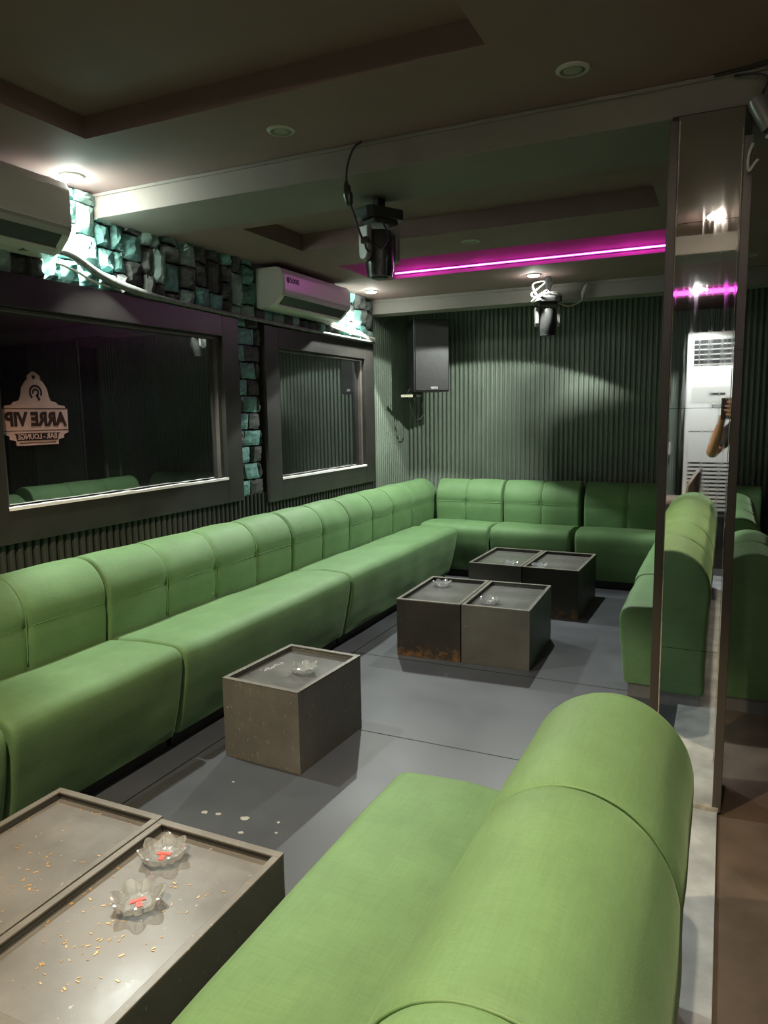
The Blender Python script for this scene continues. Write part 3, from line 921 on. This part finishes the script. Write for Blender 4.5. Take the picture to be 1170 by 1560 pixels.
# ------------------------------------------------------------------ loudspeaker in the alcove corner
sp = thing('loudspeaker', 'black loudspeaker hung high in the alcove corner', 'loudspeaker', (-2.634, 6.30, 1.69), math.radians(32))
W_, D_, H_ = .335, .26, .66
bm = BM(); add_prism(bm, [(0, .012), (W_, .012), (W_ - .07, D_), (-.03, D_ - .02)], 0, H_, 'Z')
obj('cabinet', bm, M['black_sat'], sp, bevel=.006)
bm = BM(); add_box(bm, .014, 0, .012, W_ - .008, .014, H_ - .012)
obj('grille', bm, M['grille'], sp, bevel=.004)
text_mesh('badge_letters', 'NEXO', .03, M['text_w'], sp, .0006, Matrix.Translation((.19, -.0012, .036)) @ Matrix.Rotation(A90, 4, 'X'), .0006, False, .062)
bm = BM(); add_box(bm, -.018, .05, -.02, .08, .085, 0); add_tube(bm, [(.05, .1, -.03), (.05, .62, -.03)], .012, 8); add_box(bm, .03, .06, -.045, .07, .2, -.02)
obj('bracket', bm, M['black_sat'], sp)
bm = BM(); add_box(bm, -.115, .055, -.046, -.005, .085, -.022); obj('arm', bm, M['wood_pin'], sp)
bm = BM()
add_tube(bm, spline([(-.06, .07, -.02), (-.04, .06, .02), (.0, .10, .06), (.03, .2, .09)], 6), .004, 6)
add_tube(bm, spline([(-.03, .12, -.03), (-.01, .15, -.16), (.05, .17, -.26), (.12, .2, -.20), (.1, .22, -.05)], 6), .006, 6)
obj('speaker_cable', bm, M['cable_b'], sp, smooth=True)

# ------------------------------------------------------------------ moving head lights
def moving_head(label, loc, rot, s=1.0, body='black_sat', arm='silver_pl', cable=None, up=.03):
    t = thing('moving_head_light', label, 'stage light', loc, rot, 'moving head stage lights hanging from the ceiling')
    bm = BM(); add_box(bm, -.02 * s, -.02 * s, -.03 * s, .02 * s, .02 * s, up); add_box(bm, -.06 * s, -.012 * s, -.034 * s, .06 * s, .012 * s, -.022 * s)
    obj('clamp', bm, M['black_pl'], t)
    bm = BM()
    add_prism(bm, [(-.088 * s, -.070 * s), (.088 * s, -.070 * s), (.105 * s, -.045 * s), (.105 * s, .045 * s), (.088 * s, .07 * s), (-.088 * s, .07 * s), (-.105 * s, .045 * s), (-.105 * s, -.045 * s)], -.082 * s, -.034 * s, 'Z')
    add_prism(bm, [(-.07 * s, -.055 * s), (.07 * s, -.055 * s), (.07 * s, .055 * s), (-.07 * s, .055 * s)], -.105 * s, -.082 * s, 'Z')
    obj('base_box', bm, M[body], t, bevel=.006 * s)
    for sx in (-1, 1):
        bm = BM(); n = 14
        out = [(-.036 * s, -.115 * s), (.036 * s, -.115 * s), (.034 * s, -.235 * s)]
        for k in range(1, n): out.append((.034 * s * math.cos(-PI * k / n), -.235 * s + .034 * s * math.sin(-PI * k / n)))
        out.append((-.034 * s, -.235 * s))
        add_prism(bm, out, sx * .070 * s, sx * .098 * s, 'X')
        obj('yoke_arm', bm, M[arm], t, bevel=.006 * s)
    bm = BM(); add_lathe(bm, [(.02 * s, -.125 * s), (.055 * s, -.13 * s), (.064 * s, -.16 * s), (.066 * s, -.30 * s), (.060 * s, -.325 * s), (.060 * s, -.338 * s), (.05 * s, -.338 * s)], 28)
    obj('lamp_head', bm, M[body], t, smooth=True, angle=35)
    bm = BM(); add_lathe(bm, [(.05 * s, -.335 * s), (.03 * s, -.345 * s), (.001, -.348 * s)], 24); obj('lens', bm, M['black_pl'], t, smooth=True)
    if cable: 
        bm = BM()
        for pts, r in cable: add_tube(bm, spline(pts, 8), r, 6)
        obj('cable_loop', bm, M['cable_w'], t, smooth=True)
    return t
moving_head('dark moving head stage light hanging in front of the near ceiling beam', (-1.505, 3.20, 2.470), math.radians(62), 1.0, 'black_sat', 'silver_pl', up=.025)
moving_head('small moving head stage light tangled in white cables on the header beam', (-1.262, 5.650, 2.385), math.radians(20), .95, 'black_sat', 'silver_pl', up=.125, cable=
    [([(-.09, 0, -.04), (-.12, .02, -.01), (-.06, .03, .04), (.02, .03, .10), (.03, .02, .055), (-.03, -.03, .0), (-.1, -.06, -.05), (-.12, -.04, -.075), (-.06, -.075, -.06)], .006),
     ([(-.08, 0, -.03), (-.11, .01, .06), (-.02, .03, .085), (.05, .02, .05), (0, -.02, -.0), (.06, -.05, -.02), (.1, -.03, -.05)], .006),
     ([(-.1, -.05, -.06), (-.02, -.08, -.02), (.06, -.06, -.015), (.1, 0, -.03), (.04, -.07, -.05)], .005)])
# hanging power lead with plugs in front of the beam
bm = BM()
add_tube(bm, spline([(-1.395, 2.81, 2.60), (-1.425, 2.79, 2.57), (-1.45, 2.78, 2.50), (-1.455, 2.78, 2.43)], 6), .005, 6)
add_tube(bm, spline([(-1.44, 2.78, 2.36), (-1.43, 2.80, 2.31), (-1.415, 2.82, 2.24), (-1.405, 2.84, 2.21)], 6), .005, 6)
add_tube(bm, spline([(-1.40, 2.84, 2.235), (-1.375, 2.85, 2.20), (-1.385, 2.86, 2.175), (-1.405, 2.85, 2.19), (-1.395, 2.84, 2.22), (-1.37, 2.92, 2.20), (-1.38, 3.02, 2.27), (-1.45, 3.12, 2.36)], 6), .0045, 6)
hl = tag(obj('power_lead', bm, M['cable_b'], smooth=True), 'black power lead with joined plugs dangling beside the near stage light', 'cable')
bm = BM()
add_tube(bm, [(-1.455, 2.78, 2.445), (-1.455, 2.78, 2.43), (-1.452, 2.78, 2.425), (-1.450, 2.78, 2.395), (-1.449, 2.78, 2.394), (-1.447, 2.78, 2.385), (-1.442, 2.78, 2.355), (-1.441, 2.78, 2.345)], [.007, .011, .015, .016, .020, .020, .015, .008], 12)
pl = obj('plug', bm, M['black_sat'], smooth=True, angle=40); pl.parent = hl
bm = BM(); add_box(bm, -1.42, 2.825, 2.205, -1.385, 2.85, 2.232); k_ = obj('knot', bm, M['black_sat'], bevel=.005); k_.parent = hl
# lead with connector right of the far stage light
bm = BM()
add_tube(bm, spline([(-1.02, 6.012, 2.485), (-1.03, 5.95, 2.46), (-1.055, 5.95, 2.41), (-1.06, 5.95, 2.36), (-1.09, 5.92, 2.325), (-1.15, 5.85, 2.30), (-1.21, 5.75, 2.32)], 6), .006, 6)
l2 = tag(obj('power_lead', bm, M['cable_w'], smooth=True), 'white power lead with connector looping right of the far stage light', 'cable')
bm = BM(); add_tube(bm, [(-1.025, 5.95, 2.47), (-1.035, 5.95, 2.45), (-1.055, 5.95, 2.40), (-1.058, 5.95, 2.385)], [.008, .016, .016, .009], 12)
pl = obj('plug', bm, M['white_pl2'], smooth=True, angle=40); pl.parent = l2
# can spotlight on the beam next to the pillar
cs_ = thing('can_spotlight', 'small black can spotlight clamped to the beam beside the pillar top', 'spotlight', (.075, 2.78, 2.545))
Mr = Matrix.Translation((-.012, -.03, -.115)) @ Matrix.Rotation(math.radians(-28), 4, 'Y')
bm = BM(); vs = add_lathe(bm, [(.020, .045), (.024, .05), (.028, .03), (.028, -.055), (.024, -.055), (.022, -.03)], 24); xf(vs, Mr)
obj('can', bm, M['silver_pl'], cs_, smooth=True, angle=35)
bm = BM()
add_tube(bm, spline([(.03, .02, .0), (.06, -.01, -.03), (.055, -.03, -.09), (.02, -.03, -.12)], 6), .007, 8)
add_box(bm, .0, .0, -.03, .06, .045, .03)
obj('bracket', bm, M['black_sat'], cs_, bevel=.004)
bm = BM()
add_tube(bm, spline([(-.16, .03, .045), (-.06, .02, .05), (.0, .0, .05), (.02, .0, .02), (.06, .0, -.02), (.07, .0, -.09), (.04, .0, -.13)], 6), .004, 6)
add_tube(bm, spline([(-.10, .03, .035), (-.03, .01, .02), (0, -.01, -.01), (-.02, -.01, -.06)], 6), .004, 6)
obj('cable', bm, M['cable_b'], cs_, smooth=True)
bm = BM()
add_tube(bm, spline([(-.035, -.02, -.20), (-.045, -.02, -.23), (-.047, -.02, -.265), (-.043, -.02, -.282), (-.028, -.02, -.262), (-.018, -.02, -.25)], 6), .005, 6)
add_tube(bm, spline([(.0, -.02, -.185), (.03, -.02, -.19), (.08, -.02, -.185)], 6), .006, 6)
obj('cable', bm, M['cable_w'], cs_, smooth=True)

# ------------------------------------------------------------------ downlights
LG = 'recessed downlights in the ceiling'
def downlight(label, x, y, z, lit=None, energy=0, col=(1, 1, 1), r=.043, half=64, blend=.12, tilt=(0, 0, 0)):
    t = thing('downlight', label, 'ceiling light', (x, y, z), 0, LG)
    bm = BM(); add_lathe(bm, [(r + .012, .0), (r + .012, -.004), (r + .004, -.009), (r - .001, -.009), (r - .004, -.002), (r - .004, 0)], 32)
    obj('ring', bm, M['white_trim'], t, smooth=True, angle=40)
    dd = .010 if lit else .0
    bm = BM(); add_lathe(bm, [(r * .86, -.004 - dd), (r * .5, -.006 - dd), (.001, -.0065 - dd)], 28)
    obj('lens', bm, M[lit] if lit else M['lens_off'], t, smooth=True)
    bm = BM(); add_lathe(bm, [(r - .004, .0), (r - .004, -.004 - dd * .3), (r * .86, -.004 - dd)], 28)
    obj('lens_rim', bm, M[lit.replace('lens', 'rim')] if lit else M['lens_off'], t, smooth=True)
    if energy:
        ld = bpy.data.lights.new('downlight_beam', 'SPOT'); ld.energy = energy; ld.color = col
        ld.spot_size = math.radians(half * 2); ld.spot_blend = blend; ld.shadow_soft_size = .022
        lo = bpy.data.objects.new('downlight_beam', ld); C.objects.link(lo)
        lo.location = (0, 0, -.03); lo.rotation_euler = tilt; lo.parent = t
    return t
COOL = (.95, 1.0, .92)
downlight('very bright lit downlight beside the nearer air conditioner', -2.765, 2.575, Z1, 'lens_hot', 92, COOL, half=53, blend=.15)
downlight('lit downlight by the farther air conditioner in front of the header', -2.70, 5.56, Z2, 'lens_on', 85, COOL, half=60, blend=.08, tilt=(math.radians(-19), 0, 0))
downlight('lit downlight above the far stage light', -1.338, 5.515, Z2, 'lens_on', 88, COOL, half=62, blend=.06, tilt=(math.radians(6), math.radians(13), 0))
downlight('unlit downlight between tray and magenta slot', -1.413, 4.268, Z2)
downlight('unlit downlight nearest the hanging power lead', -1.622, 2.56, Z1)
downlight('unlit downlight nearest the mirrored pillar on the front ceiling', -.501, 2.563, Z1)
downlight('unlit downlight right of the pillar in the far bay', .092, 5.52, Z2)
downlight('lit downlight above the foreground sofa, seen in the pillar mirror', -.11, .83, Z1, 'lens_warm', 60, (1.0, .84, .60), half=46, blend=.6)
downlight('lit downlight over the front tables, above the frame of the photo', -1.38, .56, Z1, 'lens_near', 116, (1.0, .80, .53), half=63, blend=.18, tilt=(0, math.radians(10), 0))
downlight('lit downlight on the ceiling right of the camera, outside the photo', 1.05, .55, Z1, 'lens_warm', 22, (1.0, .80, .58), half=40, blend=.5)
downlight('lit downlight behind the photographer over the tall air conditioner', -.25, -2.0 + .75, Z2, 'lens_on', 60, (.95, 1, .98), half=46, blend=.3, tilt=(math.radians(-24), 0, 0))

# ------------------------------------------------------------------ mirrored pillar
def pillar(label, x0, x1, y0, y1, ztop):
    t = bpy.data.objects.new('pillar', None); C.objects.link(t); t.location = (x0, y0, 0)
    t['kind'] = 'structure'; t['label'] = label; t['category'] = 'pillar'
    w, d = x1 - x0, y1 - y0
    bm = BM(); add_box(bm, .004, .012, .014, w - .004, d - .012, ztop); obj('core', bm, M['wall'], t)
    tw = .026
    bm = BM()
    zsplit = [.014, .62, 1.50, 2.13, ztop - .005]
    for a, b_ in zip(zsplit, zsplit[1:]): add_box(bm, tw, .004, a + .001, w - tw, .012, b_ - .0005)
    obj('mirror', bm, M['mirror'], t)
    bm = BM()
    for a, b_ in zip(zsplit, zsplit[1:]): add_box(bm, -.002, tw, a + .001, .004, d - tw, b_ - .0005)
    obj('side_mirror', bm, M['mirror'], t)
    for sx in (0, 1):
        for sy in (0, 1):
            bm = BM(); xa = -.004 if sx == 0 else w - tw; ya = -.004 if sy == 0 else d - tw
            add_box(bm, xa, ya, .012, xa + tw + .004, ya + tw + .004, ztop - (.02 if sx == 0 else .10))
            obj('corner_trim', bm, M['trim'], t, bevel=.002)
    bm = BM()
    random.seed(5)
    for xx in (tw + .001, w - tw - .005):
        z = .2
        while z < ztop - .1:
            h = random.uniform(.05, .22); ww = random.uniform(.001, .0045)
            add_box(bm, xx, -.001, z, xx + ww, .006, min(z + h, ztop - .02)); z += h
    add_box(bm, .02, -.006, .012, w - .005, .006, .03)
    obj('chipped_edge', bm, M['trim_light'], t)
    return t
pillar('mirrored square pillar with dark corner trims at the right, behind the foreground sofa', -.214, .040, 2.80, 3.06, 2.485)
pillar('mirrored pillar at the far right end of the alcove header', .36, .70, 5.98, 6.20, 2.375)

# ------------------------------------------------------------------ behind the photographer (seen in the mirror)
bm = BM(); add_box(bm, -1.0, YN + .024, 0, XR - .03, -1.78, .50)
tag(obj('platform', bm, M['deck'], bevel=.006), 'low black platform behind the photographer carrying the tall air conditioner', 'platform')
fa = thing('floor_air_conditioner', 'tall white floor-standing air conditioner seen in the pillar mirror', 'air conditioner', (-.36, -2.28, .50))
wA, dA, hA = .54, .36, 1.70
bm = BM(); add_box(bm, 0, 0, .02, wA, dA, hA); obj('cabinet', bm, M['white_pl'], fa, bevel=.012)
bm = BM(); add_box(bm, .01, .02, 0, wA - .01, dA - .01, .02); obj('foot', bm, M['black_pl'], fa)
bm = BM(); add_box(bm, .06, dA - .01, hA - .31, wA - .06, dA + .002, hA - .06); obj('air_outlet', bm, M['black_pl'], fa)
for k in range(6):
    bm = BM(); z = hA - .30 + k * .046; add_box(bm, .06, dA - .002, z, wA - .06, dA + .006, z + .008); obj('louvre', bm, M['white_pl2'], fa)
bm = BM(); add_box(bm, .05, dA, .80 + .25, wA - .05, dA + .003, .80 + .40); obj('control_panel', bm, M['white_pl2'], fa)
bm = BM(); add_box(bm, .2, dA + .003, 1.12, .34, dA + .006, 1.14); obj('display', bm, M['black_pl'], fa)
text_mesh('badge_digits', '5000', .05, M['text_d'], fa, .001, Matrix.Translation((.27, dA + .002, 1.015)) @ Matrix.Rotation(PI, 4, 'Z') @ Matrix.Rotation(A90, 4, 'X'), .001)
bm = BM(); add_box(bm, .04, dA, .78, wA - .04, dA + .002, .785); obj('panel_joint', bm, M['black_pl'], fa)
for k in range(12):
    bm = BM(); add_box(bm, .04, dA, .06 + k * .038, wA - .04, dA + .002, .06 + k * .038 + .013)
    obj('intake_slot', bm, M['black_pl'], fa)
# bar stool
bs = thing('bar_stool', 'brown bar stool with curved back seen in the pillar mirror', 'stool', (-.42, -1.45, 0), .1)
bm = BM(); add_lathe(bm, [(.02, .64), (.19, .645), (.205, .67), (.19, .70), (.02, .705)], 32); obj('seat', bm, M['stool'], bs, smooth=True, angle=60)
bm = BM(); n = 16
ri = []; 
for k in range(n + 1):
    a = math.radians(-48 + 96 * k / n); hh = .27 * (1 - .55 * abs(k / n * 2 - 1) ** 2)
    ri.append([bm.verts.new((rr * math.cos(a), rr * math.sin(a), z)) for rr, z in ((.20, .70), (.235, .72), (.245, .70 + hh), (.215, .705 + hh))])
for p, q in zip(ri, ri[1:]):
    for i in range(4): bm.faces.new((p[i], p[(i + 1) % 4], q[(i + 1) % 4], q[i]))
bm.faces.new(ri[0]); bm.faces.new(ri[-1][::-1])
obj('backrest', bm, M['stool'], bs, smooth=True, angle=50)
bm = BM(); add_lathe(bm, [(.18, 0), (.18, .015), (.03, .03), (.026, .64)], 28); obj('pedestal', bm, M['green_post'], bs, smooth=True, angle=35)
bm = BM()
for k in range(24):
    a, b_ = 2 * PI * k / 24, 2 * PI * (k + 1) / 24
    add_tube(bm, [(.14 * math.cos(a), .14 * math.sin(a), .28), (.14 * math.cos(b_), .14 * math.sin(b_), .28)], .01, 6)
obj('foot_ring', bm, M['chrome'], bs, smooth=True)
wb = thing('wall_box', 'small white box on the fluted wall left of the tall air conditioner', 'box', (-.62, YN + .018, 1.02))
bm = BM(); add_box(bm, 0, 0, 0, .1, .16, .13); obj('box_body', bm, M['white_pl'], wb, bevel=.006)
bm = BM(); add_box(bm, .01, .16, .01, .09, .166, .12); obj('lid', bm, M['white_pl2'], wb, bevel=.003)

# ------------------------------------------------------------------ the photographer
def skinned(name, verts, edges, radii, mat, parent=None, sub=2, root=0):
    me = bpy.data.meshes.new(name); me.from_pydata([tuple(v) for v in verts], edges, []); me.update()
    o = bpy.data.objects.new(name, me); C.objects.link(o)
    if parent: o.parent = parent
    sk = o.modifiers.new('skin', 'SKIN'); sk.use_smooth_shade = True
    for i, d in enumerate(me.skin_vertices[0].data):
        r = radii[i]; d.radius = (r, r) if not isinstance(r, tuple) else r
        d.use_root = (i == root)
    sb = o.modifiers.new('sub', 'SUBSURF'); sb.levels = sub; sb.render_levels = sub
    me.materials.append(mat)
    return o

def bake(o):
    """turn the modifiers into plain mesh so several shells can be joined into one body"""
    bpy.context.view_layer.update()
    me = bpy.data.meshes.new_from_object(o.evaluated_get(bpy.context.evaluated_depsgraph_get()))
    o.modifiers.clear(); o.data = me
    for p in me.polygons: p.use_smooth = True
    return o

pr = thing('person', 'person in dark shirt holding up a phone, elbow seen in the pillar mirror', 'person', (.22, -.42, 0))
# local joints
J = {}
def j(n, x, y, z, r): J[n] = (len(J), Vector((x, y, z)), r)
j('pelvis', 0, 0, .92, .13); j('belly', 0, .005, 1.06, .12); j('chest', 0, .01, 1.24, .135); j('neck0', 0, .02, 1.42, .06); j('neck', 0, .035, 1.48, .052)
j('head0', 0, .05, 1.56, .075); j('head1', 0, .05, 1.65, .088); j('head2', 0, .04, 1.72, .06)
j('lsh', -.16, .01, 1.375, .058); j('lel', -.315, .12, 1.15, .042); j('lfo', -.28, .235, 1.29, .037); j('lwr', -.252, .318, 1.395, .026); j('lpalm', -.243, .345, 1.45, .030)
j('rsh', .16, .01, 1.375, .058); j('rel', .055, .165, 1.145, .043); j('rfo', -.02, .245, 1.255, .038); j('rwr', -.115, .335, 1.385, .026); j('rpalm', -.160, .360, 1.435, .030)
for s, sx in (('l', -1), ('r', 1)):
    j(s + 'hip', sx * .095, 0, .86, .095); j(s + 'kn', sx * .10, .015, .48, .058); j(s + 'ca', sx * .10, -.005, .33, .052); j(s + 'an', sx * .10, -.01, .085, .038); j(s + 'toe', sx * .115, .13, .04, .034)
E_ = [('pelvis', 'belly'), ('belly', 'chest'), ('chest', 'neck0'), ('neck0', 'neck'), ('neck', 'head0'), ('head0', 'head1'), ('head1', 'head2'),
      ('chest', 'lsh'), ('lsh', 'lel'), ('lel', 'lfo'), ('lfo', 'lwr'), ('lwr', 'lpalm'), ('chest', 'rsh'), ('rsh', 'rel'), ('rel', 'rfo'), ('rfo', 'rwr'), ('rwr', 'rpalm')]
for s in 'lr': E_ += [('pelvis', s + 'hip'), (s + 'hip', s + 'kn'), (s + 'kn', s + 'ca'), (s + 'ca', s + 'an'), (s + 'an', s + 'toe')]
order = list(J)
body = skinned('body', [J[n][1] for n in order], [(J[a][0], J[b_][0]) for a, b_ in E_], [J[n][2] for n in order], M['skin'], None)
bake(body)
shells = [body]
# fingers and thumbs: own short chains rooted in the palms, curled round the phone
ph = Vector((-.22, .400, 1.495))      # phone centre in person space
def fingers(palm, sgn, base):
    for k in range(4):
        z = base + .028 * k - .02
        L = (.9, 1.05, 1.0, .8)[k]
        p0 = palm + Vector((0, .004, .004 + .012 * k))
        p1 = Vector((palm.x + sgn * .012, palm.y + .034, z + .01)); p2 = p1 + Vector((sgn * .024 * L, .018, .012)); p3 = p2 + Vector((sgn * .024 * L, .004, .008)); p4 = p3 + Vector((sgn * .014 * L, -.006, .002))
        f = bake(skinned('finger', [p0, p1, p2, p3, p4], [(0, 1), (1, 2), (2, 3), (3, 4)], [.010, .0092, .0085, .008, .0065], M['skin'], None, 1)); shells.append(f)
    t0 = palm + Vector((sgn * .006, -.008, -.012)); t1 = t0 + Vector((sgn * .030, -.004, .024)); t2 = t1 + Vector((sgn * .022, .008, .026)); t3 = t2 + Vector((sgn * .012, .006, .018))
    shells.append(bake(skinned('thumb', [t0, t1, t2, t3], [(0, 1), (1, 2), (2, 3)], [.013, .011, .0095, .0075], M['skin'], None, 1)))
fingers(J['lpalm'][1], 1, 1.455); fingers(J['rpalm'][1], -1, 1.445)
# face: nose, ears, lips, eyes
nose = bake(skinned('nose', [(0, .128, 1.625), (0, .150, 1.592), (0, .128, 1.585)], [(0, 1), (1, 2)], [.010, .015, .012], M['skin'], None, 1)); shells.append(nose)
for sx in (-1, 1):
    shells.append(bake(skinned('ear', [(sx * .080, .05, 1.585), (sx * .094, .04, 1.61), (sx * .090, .042, 1.635)], [(0, 1), (1, 2)], [.010, .014, .012], M['skin'], None, 1)))
shells.append(bake(skinned('lips', [(-.02, .126, 1.552), (0, .131, 1.553), (.02, .126, 1.552)], [(0, 1), (1, 2)], [.006, .008, .006], M['skin'], None, 1)))
bmj = BM()
for s in shells: bmj.from_mesh(s.data)
for s in shells: bpy.data.objects.remove(s, do_unlink=True)
body = obj('body', bmj, M['skin'], pr, smooth=True)
for sx in (-1, 1):
    bm = BM(); vs = bmesh.ops.create_uvsphere(bm, u_segments=12, v_segments=8, radius=.012)['verts']
    for v in vs: v.co += Vector((sx * .030, .113, 1.625))
    obj('eye', bm, M['text_w'], body, smooth=True)
# shirt, trousers, hair, shoes
def wear(name, names, edges, radii, mat, sub=2):
    o = skinned(name, [J[n][1] for n in names], [(names.index(a), names.index(b_)) for a, b_ in edges], radii, mat, None, sub)
    bake(o); o.parent = pr; return o
J['lslv'] = (99, J['lsh'][1].lerp(J['lel'][1], .80), 0); J['rslv'] = (99, J['rsh'][1].lerp(J['rel'][1], .80), 0)
J['hem'] = (99, Vector((0, .002, .86)), 0)
wear('shirt', ['hem', 'pelvis', 'belly', 'chest', 'neck0', 'lsh', 'lslv', 'rsh', 'rslv'], [('hem', 'pelvis'), ('pelvis', 'belly'), ('belly', 'chest'), ('chest', 'neck0'), ('chest', 'lsh'), ('lsh', 'lslv'), ('chest', 'rsh'), ('rsh', 'rslv')],
     [.178, .170, .150, .152, .078, .072, .060, .072, .060], M['cloth'])
wear('trousers', ['belly', 'pelvis', 'lhip', 'lkn', 'lan', 'rhip', 'rkn', 'ran'], [('belly', 'pelvis'), ('pelvis', 'lhip'), ('lhip', 'lkn'), ('lkn', 'lan'), ('pelvis', 'rhip'), ('rhip', 'rkn'), ('rkn', 'ran')],
     [.12, .142, .108, .074, .056, .108, .074, .056], M['denim'])
hr = bake(skinned('hair', [(0, .035, 1.665), (0, .02, 1.715), (0, -.015, 1.66), (0, -.02, 1.60)], [(0, 1), (1, 2), (2, 3)], [.096, .078, .084, .055], M['hair'], None)); hr.parent = pr
for sx in (-1, 1):
    s_ = bake(skinned('shoe', [(sx * .10, -.05, .045), (sx * .105, .03, .045), (sx * .118, .15, .036)], [(0, 1), (1, 2)], [.042, .046, .036], M['shoe'], None)); s_.parent = pr
# phone, lens side towards the room (the picture was taken through it)
pt = thing('phone', 'dark phone held up by the person behind the camera', 'phone', (0, -.028, 1.495))
bm = BM(); add_box(bm, -.037, -.004, -.075, .037, .004, .075); obj('phone_body', bm, M['black_pl'], pt, bevel=.004)

# ------------------------------------------------------------------ camera
f_px, yaw, pit, rol = 1105.675, math.radians(25.18376561), math.radians(7.75711797), math.radians(-.89149704)
fw = Vector((-math.sin(yaw) * math.cos(pit), math.cos(yaw) * math.cos(pit), -math.sin(pit)))
r0 = Vector((math.cos(yaw), math.sin(yaw), 0)); u0 = r0.cross(fw)
rr = r0 * math.cos(rol) + u0 * math.sin(rol); uu = -r0 * math.sin(rol) + u0 * math.cos(rol)
cd = bpy.data.cameras.new('camera'); co = bpy.data.objects.new('camera', cd); C.objects.link(co)
co.matrix_world = Matrix(((rr.x, uu.x, -fw.x, 0), (rr.y, uu.y, -fw.y, 0), (rr.z, uu.z, -fw.z, 1.5), (0, 0, 0, 1)))
cd.sensor_fit = 'HORIZONTAL'; cd.sensor_width = 36; cd.lens = 36 * f_px / 1170
cd.clip_start = .015
S.camera = co

# world: faint ambient of a dim interior
w = bpy.data.worlds.new('world'); S.world = w; w.use_nodes = True
w.node_tree.nodes['Background'].inputs[0].default_value = (.02, .02, .02, 1)
w.node_tree.nodes['Background'].inputs[1].default_value = .2

S.view_settings.view_transform = 'Standard'; S.view_settings.look = 'None'
S.view_settings.gamma = 1; S.view_settings.use_curve_mapping = False
S.view_settings.exposure = 1.0
S.cycles.max_bounces = 10; S.cycles.diffuse_bounces = 5; S.cycles.glossy_bounces = 5; S.cycles.transmission_bounces = 8
S.cycles.caustics_refractive = True; S.cycles.caustics_reflective = False
S.cycles.sample_clamp_indirect = 6
S.cycles.use_denoising = True
